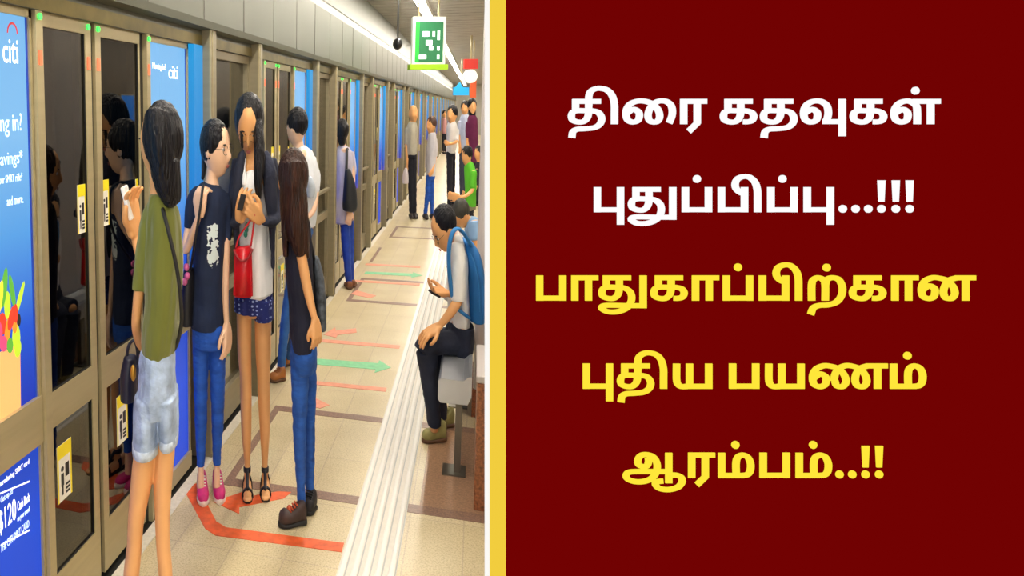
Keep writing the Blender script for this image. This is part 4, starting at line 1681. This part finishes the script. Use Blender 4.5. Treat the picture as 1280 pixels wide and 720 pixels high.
bm = bmesh.new()
loft(bm, rb.rings([(292, 312, 3, -.032, .01), (297, 322, 3, -.04, .01), (304, 326, 3, -.042, .01), (311, 321, 3, -.04, .01), (315.5, 311, 3, -.032, .01)]), 8, 5, .1)
bm_obj('bag_flap_seam', bm, mat('dark_red_leather', '#8f0d16', .35), rb.o, True)
rb.strap('bag_strap', [(295, 310, .0), (299, 296, .0), (310, 280, -.01), (318, 268, -.02), (317, 282, -.01), (313.5, 308, 0)], 2.4, .006, REDL)
bm = bmesh.new()       # print on the top above the bag
for qx, qy in ((309, 281), (308, 287), (307, 293)):
    ellipsoid(bm, f.P(qx, qy, -.108), (.008, .005, .013))
bm_obj('top_print', bm, mat('green_print_cloth', '#2f8a78', .7), f.o, True)

# ---- woman in the black T-shirt ------------------------------------------------------
f = Fr('person', 'woman with long brown hair in a black T-shirt and blue jeans, turned away', 'person', rootpx=(377, 649))
T = head_T(f, (364.5, 224), 72, -142, 10, 0, .62)
legL = [(374, 440, 25), (375, 480, 22.5), (374.5, 530, 18), (375, 560, 16.5), (376, 605, 11.5), (377, 632, 10.5)]
legR = [(386, 440, 21, .07), (386.5, 480, 18.5, .08), (386.5, 530, 15.5, .08), (387, 560, 14.5, .08), (387, 605, 11.5, .08), (387.5, 618, 10.5, .08)]


def ex(bm):
    head_mesh(bm, T)
    hand(bm, f, (394, 401, -.11), (.16, -.05, -1), (-.5, .8, 0), .125, 40, .72, -1)


f.solid('body', [
    [(366, 248, 15), (368, 262, 15), (370, 276, 20)],
    [(370, 272, 24), (372, 300, 30, 0, .13), (374, 340, 30, 0, .14), (377, 380, 29, 0, .14), (379, 415, 30, 0, .16), (379, 440, 28, 0, .15)],
    [(t[0], t[1], t[2] * .8) + t[3:] for t in legL], [(t[0], t[1], t[2] * .8) + t[3:] for t in legR],
    [(370, 280, 13, -.07), (375.5, 313, 13, -.085), (382.5, 352, 12.5, -.085), (388, 378, 10.5, -.1), (394, 401, 7.5, -.11)],
], SKINB, VN, 2, extra=ex)
BTEE = mat('black_cotton', '#14152a', .85, nz=8, amt=.2, bump=.35, bscale=20)
f.solid('t_shirt', [
    [(369.5, 262, 18), (371, 272, 30, 0, .12), (372, 295, 34, 0, .16), (374, 340, 34.5, 0, .17), (377, 385, 33, 0, .165), (378.7, 415, 34, 0, .18), (379.5, 435, 34, 0, .18)],
    [(370, 270, 18, -.05), (370, 288, 19, -.075), (373, 305, 17, -.085)],
], BTEE, VN, 3, cap=.15)
JEANM = mat('mid_blue_denim', '#1d52a4', .8, nz=12, amt=.25, bump=.4, bscale=18, stretch=(1, 1, 2.5))
f.solid('jeans', [[(379, 422, 33, 0, .17), (379.5, 440, 34, 0, .18), (379.5, 452, 32, .02, .17)], legL, legR], JEANM, VN, 2, cap=.12)


def ex(bm):
    hair_cap(bm, T, (0, .08, .08), (.42, .44, .47))


f.solid('hair', [
    [(365, 205, 29, -.01, .2), (366.5, 240, 29, -.03, .19), (369.5, 275, 28, -.07, .12), (372, 300, 22, -.085, .08), (376, 318, 14, -.09, .05)],
    [(354, 215, 7, -.02, .1), (353.5, 250, 7, -.03, .09), (356, 290, 8, -.05, .07), (357.5, 320, 6, -.06, .04)],
    [(378, 230, 8, .0, .1), (381, 260, 8, -.03, .1), (383, 295, 7, -.05, .08), (384, 322, 5, -.05, .05)],
], HAIRBR, VN, 3, extra=ex)
face(f, T)
HIKE = mat('dark_brown_hiking_shoe', '#3a2a26', .6, nz=25, amt=.3)
ORL = mat('orange_lace_panel', '#c4542a', .6)
s1 = shoe(f, (381, 654), (349, 659), .062, .092, HIKE, mat('black_shoe_sole', '#1c1a1a', .7), 'dark brown hiking shoe with orange laces', extra=ORL, toe_h=.7)
bm = bmesh.new()
ellipsoid(bm, f.P(362, 641, -.03), (.014, .03, .03))
bm_obj('shoe_tongue', bm, ORL, s1, True)
shoe(f, (391, 636), (381, 645), .058, .09, mat('black_hiking_shoe', '#251f22', .6, nz=25, amt=.3), mat('black_shoe_sole', '#1c1a1a'), 'black hiking shoe', extra=BLK, toe_h=.7)
gb = f.item('backpack', 'small grey-black patterned bag behind the woman in the black T-shirt', 'bag', 399, 415, .05)
gb.solid('bag_body', [[(394, 322, 9, 0, .08), (398, 345, 13, 0, .12), (400, 378, 15, 0, .14), (401, 410, 14, 0, .12)]], mat('grey_print_fabric', '#4a5058', .8, nz=38, amt=.75), VN, 1, cap=.3)
gb.strap('bag_strap', [(393, 326, -.03), (388, 300, -.06), (382, 276, -.06), (384, 300, .02), (393, 330, .03)], 3.5, .012, BKB)

# ---- man in the white shirt near the doors -------------------------------------------
VM = .006
f = Fr('person', 'dark-haired man in a white shirt and jeans standing close to the doors', 'person', rootpx=(352, 474))
T = head_T(f, (370.5, 160), 47, -130, 6, 0, .66)
legL = [(374, 285, 15), (366, 340, 14.5), (359, 385, 13), (354, 430, 11.5), (351, 466, 10)]
legR = [(384, 285, 15, .06), (378, 340, 14, .12), (372, 385, 12.5, .18), (366, 425, 11, .22), (362, 448, 10, .24)]


def ex(bm):
    head_mesh(bm, T, 28, 20)
    hand(bm, f, (381, 275, -.13), (-.8, .1, -.2), (0, 1, .2), .17, 60, .7, 1)


f.solid('body', [
    [(373, 176, 11), (374.5, 190, 13)],
    [(376, 190, 20), (380, 205, 28, 0, .14), (382, 235, 28, 0, .16), (381, 270, 25, 0, .16), (379, 292, 22, 0, .15)],
    [(t[0], t[1], t[2] * .8) + t[3:] for t in legL], [(t[0], t[1], t[2] * .8) + t[3:] for t in legR],
    [(392, 203, 8), (395, 235, 7.5, -.02), (392, 262, 7, -.07), (381, 275, 5.5, -.13)],
], SKINP, VM, 2, extra=ex)
f.solid('shirt', [[(375, 184, 14, .0), (379, 196, 27, 0, .13), (382, 220, 32, 0, .18), (382.5, 255, 30, 0, .18), (381, 282, 27, 0, .18)],
                  [(390, 198, 11), (394.5, 220, 11), (395, 240, 10, -.02)]], mat('white_cotton_shirt', '#dfe2e6', .8, nz=8, amt=.08, bump=.4, bscale=14), VM, 2, cap=.2)
f.solid('jeans', [[(380, 276, 24, 0, .16), (379, 292, 24, 0, .16)], legL, legR], mat('worn_blue_denim', '#2c62a6', .8, nz=12, amt=.25), VM, 2, cap=.12)
f.solid('hair', [[(368, 148, 10, 0), (369, 158, 10, .01)]], HAIR, VM, 2, extra=lambda bm: hair_cap(bm, T, (0, .07, .14), (.39, .44, .42)))
face(f, T)
TANL = mat('tan_leather', '#a8682c', .5, nz=20, amt=.2)
shoe(f, (355, 475), (338, 478), .07, .085, TANL, mat('brown_sole', '#5a3a1e', .6), 'tan shoe', extra=TANL, toe_h=.6)
shoe(f, (365, 455), (352, 458), .07, .085, TANL, mat('brown_sole', '#5a3a1e'), 'tan shoe', extra=TANL, toe_h=.6)
cb = f.item('shoulder_bag', 'pale grey sling bag on the back of the man in white', 'bag', 388, 246, -.11)
cb.solid('bag_body', [[(386, 222, 8, 0, .04), (389, 235, 11, 0, .06), (388, 246, 9, 0, .05)]], mat('pale_grey_canvas', '#b4bcc4', .8, nz=20, amt=.15), VM, 1, cap=.3)
cb.strap('bag_strap', [(386, 224, .0), (380, 204, .02), (374, 192, .09)], 3, .012, mat('grey_strap', '#8b9098', .8))

# ---- woman with the black shoulder bag -----------------------------------------------
VF = .008
f = Fr('person', 'woman in a pale lilac top and blue trousers walking away along the doors', 'person', rootpx=(437, 360))
T = head_T(f, (427.5, 166), 33, 172, 0, 0, .62)
legL = [(430.5, 265, 12), (432, 300, 11), (434.5, 335, 9), (436, 353, 8)]
legR = [(437, 265, 10, .05), (438, 300, 9.5, .05), (438.5, 335, 8, .05), (439, 351, 7, .05)]


def ex(bm):
    head_mesh(bm, T, 24, 18)
    hand(bm, f, (437.5, 262, -.1), (-.2, -.2, -1), (0, 1, 0), .16, 40, .7, 1)


f.solid('body', [[(428, 178, 7), (428.5, 188, 8)], [(429, 186, 14), (429, 205, 20, 0, .14), (429, 250, 19, 0, .15), (432, 272, 17, 0, .15)],
                 [(t[0], t[1], t[2] * .8) + t[3:] for t in legL], [(t[0], t[1], t[2] * .8) + t[3:] for t in legR],
                 [(439, 193, 6), (441.5, 218, 5.5, -.02), (440.5, 240, 5, -.06), (437.5, 262, 4, -.1)]], SKINP, VF, 1, extra=ex)
f.solid('top', [[(428, 182, 9), (428.5, 188, 19, 0, .12), (429.5, 205, 23.5, 0, .17), (429, 235, 23, 0, .18), (428, 262, 23, 0, .18), (427.5, 278, 21, 0, .17)], [(438.5, 190, 8), (441, 205, 8), (441.5, 218, 7.5)]],
        mat('pale_lilac_cotton', '#b9b4c6', .85, nz=8, amt=.1, bump=.3, bscale=14), VF, 2, cap=.2)
f.solid('trousers', [[(433, 262, 17, 0, .15), (433.5, 275, 17, 0, .15)], legL, legR], mat('royal_blue_cloth', '#1a3f9e', .8, nz=12, amt=.2), VF, 2, cap=.12)
f.solid('hair', [[(427.5, 160, 11, -.02), (427.5, 172, 10.5, -.03), (427.5, 180, 8, -.03)]], HAIR, VF, 2, extra=lambda bm: hair_cap(bm, T, (0, .07, .12), (.40, .43, .43)))
for h_, t_ in (((437, 362), (434, 356)), ((440, 360), (442, 356))):
    shoe(f, h_, t_, .07, .07, mat('brown_slip_on', '#7a4a2a', .6), mat('brown_sole', '#5a3a1e'), extra=mat('brown_slip_on', '#7a4a2a'))
hb = f.item('shoulder_bag', 'large black shoulder bag carried by the woman walking away', 'bag', 437, 267, -.14)
hb.solid('bag_body', [[(434.5, 212, 7, 0, .06), (437, 232, 15, 0, .1), (437.5, 255, 19, 0, .12), (437, 263, 17, 0, .1)]], mat('black_bag_leather', '#1c2026', .5, nz=8, amt=.2), VF, 2, cap=.3)
hb.strap('bag_strap', [(433, 214, .0), (433.5, 198, .03), (434, 186, .08), (437, 200, .16), (438, 225, .05)], 3.4, .014, BKB)

# ---- seated man with the blue backpack -----------------------------------------------
VS = .0042
f = Fr('person', 'seated man in a white shirt and dark trousers bending over his phone', 'person', rootpx=(566, 552))
T = head_T(f, (555.5, 287), 58, -88, 38, 0, .62)
th = [(573, 430, 30, .0), (555, 428, 32, -.01), (537, 430, 29, -.02), (531, 438, 28, -.02)]
sh_ = [(533, 440, 27, -.02), (536, 470, 22, -.02), (540, 500, 20, -.02), (543, 532, 17, -.02)]
th2 = [(573, 428, 28, .14), (556, 424, 30, .15), (540, 424, 27, .16)]
sh2 = [(541, 428, 25, .16), (545, 465, 20, .16), (550, 500, 16, .17), (553, 522, 14, .17)]


def ex(bm):
    head_mesh(bm, T, 36, 26)
    hand(bm, f, (548, 408, -.09), (-1, -.05, -.45), (-.3, .1, -1), .17, 35, .72, 1)
    hand(bm, f, (558, 366, .0), (-1, -.1, .1), (0, -.3, 1), .165, 60, .72, 1)


f.solid('body', [
    [(559, 302, 15), (565, 300, 17), (571, 305, 20)],
    [(569, 300, 16), (571, 325, 20, .02, .17), (573, 360, 20, .02, .17), (573, 400, 21, .04, .2), (573, 425, 28, .05, .24)],
    [(t[0], t[1], t[2] * .6) + t[3:] for t in th[:3]], [(t[0], t[1] + 6, t[2] * .6) + t[3:] for t in sh_],
    [(t[0], t[1], t[2] * .6) + t[3:] for t in th2], [(t[0], t[1] + 6, t[2] * .6) + t[3:] for t in sh2],
    [(573, 318, 13, -.06), (574, 345, 12.5, -.09), (573, 372, 12.5, -.1), (565, 388, 12, -.11), (555, 401, 9.5, -.1), (548, 408, 7.5, -.09)],
    [(570, 318, 12, .12), (569, 345, 11.5, .13), (568, 366, 11, .1), (564, 368, 9, .04), (558, 366, 7, .0)],
], SKINB, VS, 2, extra=ex)
f.solid('shirt', [
    [(566, 290, 14, 0, .1), (569, 302, 20, .01, .15), (571.5, 325, 23, .02, .2), (573, 360, 23, .02, .2), (573.5, 398, 23, .04, .22), (573, 408, 22, .04, .2)],
    [(571, 306, 17, -.05), (572.5, 330, 17.5, -.085), (573, 358, 17.5, -.1), (572, 375, 16.5, -.1)],
    [(569, 308, 18, .1), (568, 340, 17, .13), (562, 374, 15, .08)],
], mat('cream_white_shirt', '#f8f5ee', .85, nz=8, amt=.06, bump=.4, bscale=12), VS, 3, cap=.2)
f.solid('trousers', [[(576, 402, 28, .04, .24), (574, 425, 32, .05, .28), (572, 436, 28, .06, .27)], th, sh_, th2, sh2], mat('dark_navy_trousers', '#161d31', .8, nz=10, amt=.25, bump=.4, bscale=14), VS, 2, cap=.12)
f.solid('hair', [[(556, 268, 20, .0), (562, 280, 10, .0)]], HAIR, VS, 2, extra=lambda bm: hair_cap(bm, T, (0, .10, .14), (.385, .40, .41)))
face(f, T, glasses=True)
OLS = mat('olive_suede', '#8d8650', .7, nz=20, amt=.25)
shoe(f, (556, 551), (528, 553), .062, .1, OLS, mat('brown_sole', '#5a3a1e'), 'olive suede shoe', extra=OLS, toe_h=.6)
shoe(f, (566, 533), (544, 535), .062, .1, OLS, mat('brown_sole', '#5a3a1e'), 'olive suede shoe', extra=OLS, toe_h=.6)
ph = f.item('phone', 'small dark phone in the hand of the seated man', 'phone', 543, 367, -.03)
bm = bmesh.new()
add_box(bm, -.024, .024, -.03, .03, -.005, .005, bev=.002)
bm.transform(Matrix.Rotation(math.radians(28), 4, 'Y'))
bm_obj('phone_body', bm, mat('phone_dark', '#2a2220'), ph.o)
bm = bmesh.new()
add_box(bm, -.02, .02, -.026, .026, .005, .0056)
bm.transform(Matrix.Rotation(math.radians(28), 4, 'Y'))
bm_obj('phone_screen', bm, mat('phone_screen_dim', '#3a4450'), ph.o)
bp = f.item('backpack', 'blue backpack on the back of the seated man', 'backpack', 594, 402, .02)
BLU = mat('blue_nylon', '#1f6fb4', .55, nz=6, amt=.2, bump=.4, bscale=10)
bp.solid('backpack_body', [[(582, 300, 10, 0, .14), (588, 318, 19, 0, .22), (592, 350, 22, 0, .26), (594, 380, 22, 0, .26), (593, 398, 18, 0, .22)]], BLU, VS, 2, cap=.4)
bp.solid('front_pocket', [[(598, 345, 9, -.02, .16), (601, 370, 11, -.02, .18), (600, 392, 9, -.02, .16)]], mat('deep_blue_nylon', '#175a9a', .55, nz=6, amt=.2), VS, 2, cap=.4)
for vv in (-.155, .1):
    bp.strap('shoulder_strap', [(588, 306, vv * .5), (579, 291, vv * .75), (571, 286, vv * .85), (564.5, 294, vv * .95), (561, 315, vv * .95), (562, 345, vv * .85), (568, 380, vv * .7), (586, 397, vv * .6)], 4.5, .04, mat('blue_webbing', '#2f7fc0', .7))
bp.strap('zip', [(587, 316, -.118), (594, 332, -.138), (599, 360, -.14), (600, 390, -.13)], 1.5, .01, mat('blue_webbing', '#2f7fc0'))


# ---- people farther along ------------------------------------------------------------
def far_person(label, rootpx, headc, hh, yaw, torso, legs, topm, legm, hairm, arms=(), skin=SKIN, shoes=True, hairc=((0, .07, .14), (.40, .43, .42)), px=None, D=None, vox=.011, hairtubes=(), seated=False, pitch=0):
    f = Fr('person', label, 'person', rootpx=rootpx, px=px, D=D)
    T = head_T(f, headc, hh, yaw, pitch, 0, .66)

    def ex(bm):
        head_mesh(bm, T, 20, 14)
        for a, d in arms:
            hand(bm, f, a[-1][:2] + (a[-1][3:4] or (0,)), d, (0, 1, .2), .14, 45, .75, 1)
    t0 = torso[0]
    f.solid('body', [[(headc[0], headc[1] + hh * .3, hh * .22) + tuple(headc[2:]), (t0[0], t0[1] + hh * .1, hh * .25) + tuple(t0[3:4])],
                     [(t[0], t[1], t[2] * .85) + t[3:4] for t in torso]] + [[(t[0], t[1], t[2] * .75) + t[3:4] for t in l] for l in legs] + [list(a) for a, d in arms],
            skin, vox * .8, 1, extra=ex)
    n = len(torso)
    f.solid('top', [torso] + [[(q[0], q[1], q[2] * 1.35) + q[3:4] for q in a[:2]] for a, d in arms], topm, vox, 1, cap=.2)
    lt = torso[-1]
    f.solid('trousers', [[(lt[0], lt[1] - 3, lt[2] * .92) + lt[3:4], (lt[0], lt[1] + 4, lt[2] * .95) + lt[3:4]]] + [list(l) for l in legs], legm, vox, 1, cap=.12)
    if hairm:
        f.solid('hair', [list(h) for h in hairtubes], hairm, vox * .8, 1, extra=lambda bm: hair_cap(bm, T, *hairc))
    if shoes:
        for l in legs:
            e = l[-1]
            q = f.P(e[0], e[1], e[3] if len(e) > 3 else 0)
            w0 = f.root + RT * q.x + NH * q.y
            a = Vector((q.x, q.y + .03, 0))
            bm = bmesh.new()
            loft(bm, [(q.x, q.y + .05, .03, .03, .03), (q.x, q.y - .03, .04, .035, .04), (q.x - .01, q.y - .12, .028, .035, .026), (q.x - .015, q.y - .17, .022, .024, .018)], 12, 3, .5)
            bm_obj('shoe', bm, mat('dark_far_shoe', '#2a211d', .6), f.o, True)
    return f


DKT = mat('black_trousers', '#171824', .85, nz=10, amt=.2)
f = far_person('standing man with a bald head, pale grey shirt and black trousers by the distant doors', (515, 272), (516.5, 143), 23, 20,
               [(516, 153, 9), (515, 160, 13, 0), (514.5, 175, 13.5), (515, 193, 12)], [[(513, 192, 7), (513.5, 230, 6.5), (514, 268, 5)], [(518, 192, 6), (518, 230, 5.5), (518.5, 268, 4.5)]],
               mat('pale_grey_beige_shirt', '#b9b4a4', .85, nz=8, amt=.1), DKT, None, arms=[([(509, 160, 4), (508, 180, 3.6), (509, 205, 3)], (0, -.1, -1))])
b_ = f.item('carrier_bag', 'white carrier bag held by the bald man far along', 'bag', 507, 231, -.08)
b_.solid('bag_body', [[(507.5, 210, 3, 0, .05), (507, 218, 7, 0, .1), (507, 229, 7.5, 0, .1)]], mat('white_plastic', '#d9cfd4', .6), .011, 1, cap=.2)
far_person('person in a white top and blue jeans standing beside the bald man, facing left', (536, 273), (539, 157), 22, -60,
           [(540, 166, 8), (540, 173, 11), (539.5, 195, 11.5), (538.5, 220, 11)], [[(535.5, 220, 6.5), (534, 245, 5.5), (531.5, 268, 4.5)], [(540, 220, 5.5), (540, 245, 5), (540, 268, 4)]],
           mat('lilac_white_top', '#cfcdd6', .85, nz=8, amt=.08), JEANB, mat('brown_hair', '#4a2c1c', .5, nz=30, amt=.3), arms=[([(544, 174, 4), (544.5, 195, 3.6), (541, 212, 3, -.08)], (-.5, -.2, -.6))])
far_person('man in a white shirt and black trousers standing with folded arms near the bench', (563, 262), (565, 144), 24, -50,
           [(565, 152, 8), (565, 160, 13), (565, 178, 12.5), (563.5, 191, 10)], [[(562, 190, 8), (562, 225, 7), (562, 258, 5.5)], [(566, 190, 6.5, .1), (566, 225, 6, .1), (565, 256, 4.5, .1)]],
           mat('white_far_shirt', '#dcd8d6', .85, nz=8, amt=.08), DKT, HAIR, arms=[([(571, 162, 4), (571, 176, 3.8, -.1), (562, 180, 3.4, -.16)], (-.8, 0, .3))])
f2 = far_person('distant person in a pink top standing far down the platform', (555, 192), (555.5, 143), 10, 0,
                [(555.5, 148, 4), (555.3, 151, 6), (555.2, 160, 6), (555, 167, 5)], [[(554, 167, 3), (554, 178, 2.7), (554, 189, 2.2)], [(556.5, 167, 3), (556.5, 178, 2.7), (556.5, 189, 2.2)]],
                mat('pink_top', '#d29a96', .85), DKT, HAIR, vox=.016)
far_person('standing person in a pale blue shirt behind the green-shirted person', (577, 248), (581, 136), 19, -30,
           [(581, 143, 8), (581, 150, 12), (580.5, 168, 12), (579.5, 185, 11)], [[(577.5, 184, 6.5), (577, 215, 6), (577, 244, 4.5)], [(582, 184, 6), (582, 215, 5.5), (582, 244, 4.5)]],
           mat('pale_blue_shirt', '#b8c0da', .85, nz=8, amt=.08), mat('slate_trousers', '#3a3f52', .85), HAIR, arms=[([(575, 152, 4), (574, 168, 3.6), (575, 184, 3, -.05)], (0, 0, -1))])
far_person('standing person in a purple top with dark hair next to the pale column', (591, 256), (590, 134), 21, 0,
           [(590, 144, 8), (590.5, 151, 12), (591, 175, 12.5), (591, 203, 12)], [[(588.5, 202, 6.5), (588.5, 228, 6), (588.5, 252, 4.5)], [(593.5, 202, 6), (593.5, 228, 5.5), (593.5, 252, 4.5)]],
           mat('plum_top', '#641844', .85, nz=8, amt=.15), DKT, HAIR, arms=[([(585, 153, 4), (584, 172, 3.6), (585, 190, 3, -.05)], (0, 0, -1))], hairtubes=[[(590, 130, 9), (590, 140, 9), (591, 147, 7)]])
far_person('seated person in a bright green shirt on the bench beyond the man with the backpack', None, (583.5, 195), 24, -70,
           [(585, 203, 8), (587, 211, 14), (588, 235, 14), (588, 258, 14)], [[(587, 260, 9), (572, 262, 8.5), (570, 272, 7.5), (571, 292, 5.5)], [(588, 260, 9, .15), (574, 261, 8.5, .15), (573, 270, 7.5, .15), (574, 290, 5.5, .15)]],
           mat('bright_green_shirt', '#5fc22a', .85, nz=8, amt=.12), mat('khaki_shorts', '#8a826a', .85), HAIR, px=582, D=6.2, pitch=10,
           arms=[([(592, 214, 5.5, -.1), (591, 236, 5, -.12), (580, 246, 4.4, -.16), (573, 246, 3.6, -.16)], (-1, 0, .1))])
far_person('seated person in pale blue with bowed dark head behind the man with the backpack', None, (577, 268), 36, -90,
           [(585, 274, 12), (591, 282, 22), (594, 305, 24), (594, 340, 24)], [[(592, 350, 14), (572, 352, 13), (570, 372, 12), (571, 420, 9)], [(592, 348, 13, .15), (574, 350, 12, .15), (573, 368, 11, .15), (574, 414, 8, .15)]],
           mat('sleeveless_pale_blue_top', '#8fb4dc', .85, nz=8, amt=.1), mat('grey_trousers', '#6a6258', .85), mat('ash_dark_hair', '#3a382e', .6, nz=30, amt=.3), px=584, D=4.75, pitch=45,
           arms=[([(594, 278, 13, -.14), (596, 300, 12, -.17), (590, 326, 9, -.2), (578, 334, 6, -.2)], (-1, 0, 0))], vox=.007)
far_person('dark-clothed seated person at the foot of the pale column', None, (598, 192), 19, -60,
           [(599, 202, 8), (600, 210, 12), (600, 232, 13), (600, 250, 13)], [[(599, 252, 8), (588, 253, 7.5), (587, 262, 6.5), (588, 280, 5)], [(600, 252, 8, .12), (590, 253, 7.5, .12), (589, 262, 6.5, .12), (590, 280, 5, .12)]],
           mat('black_far_top', '#2a2630', .85), DKT, HAIR, px=598, D=6.9,
           arms=[([(596, 212, 5, -.12), (595, 232, 4.5, -.14), (590, 244, 3.6, -.16)], (-1, 0, 0))])
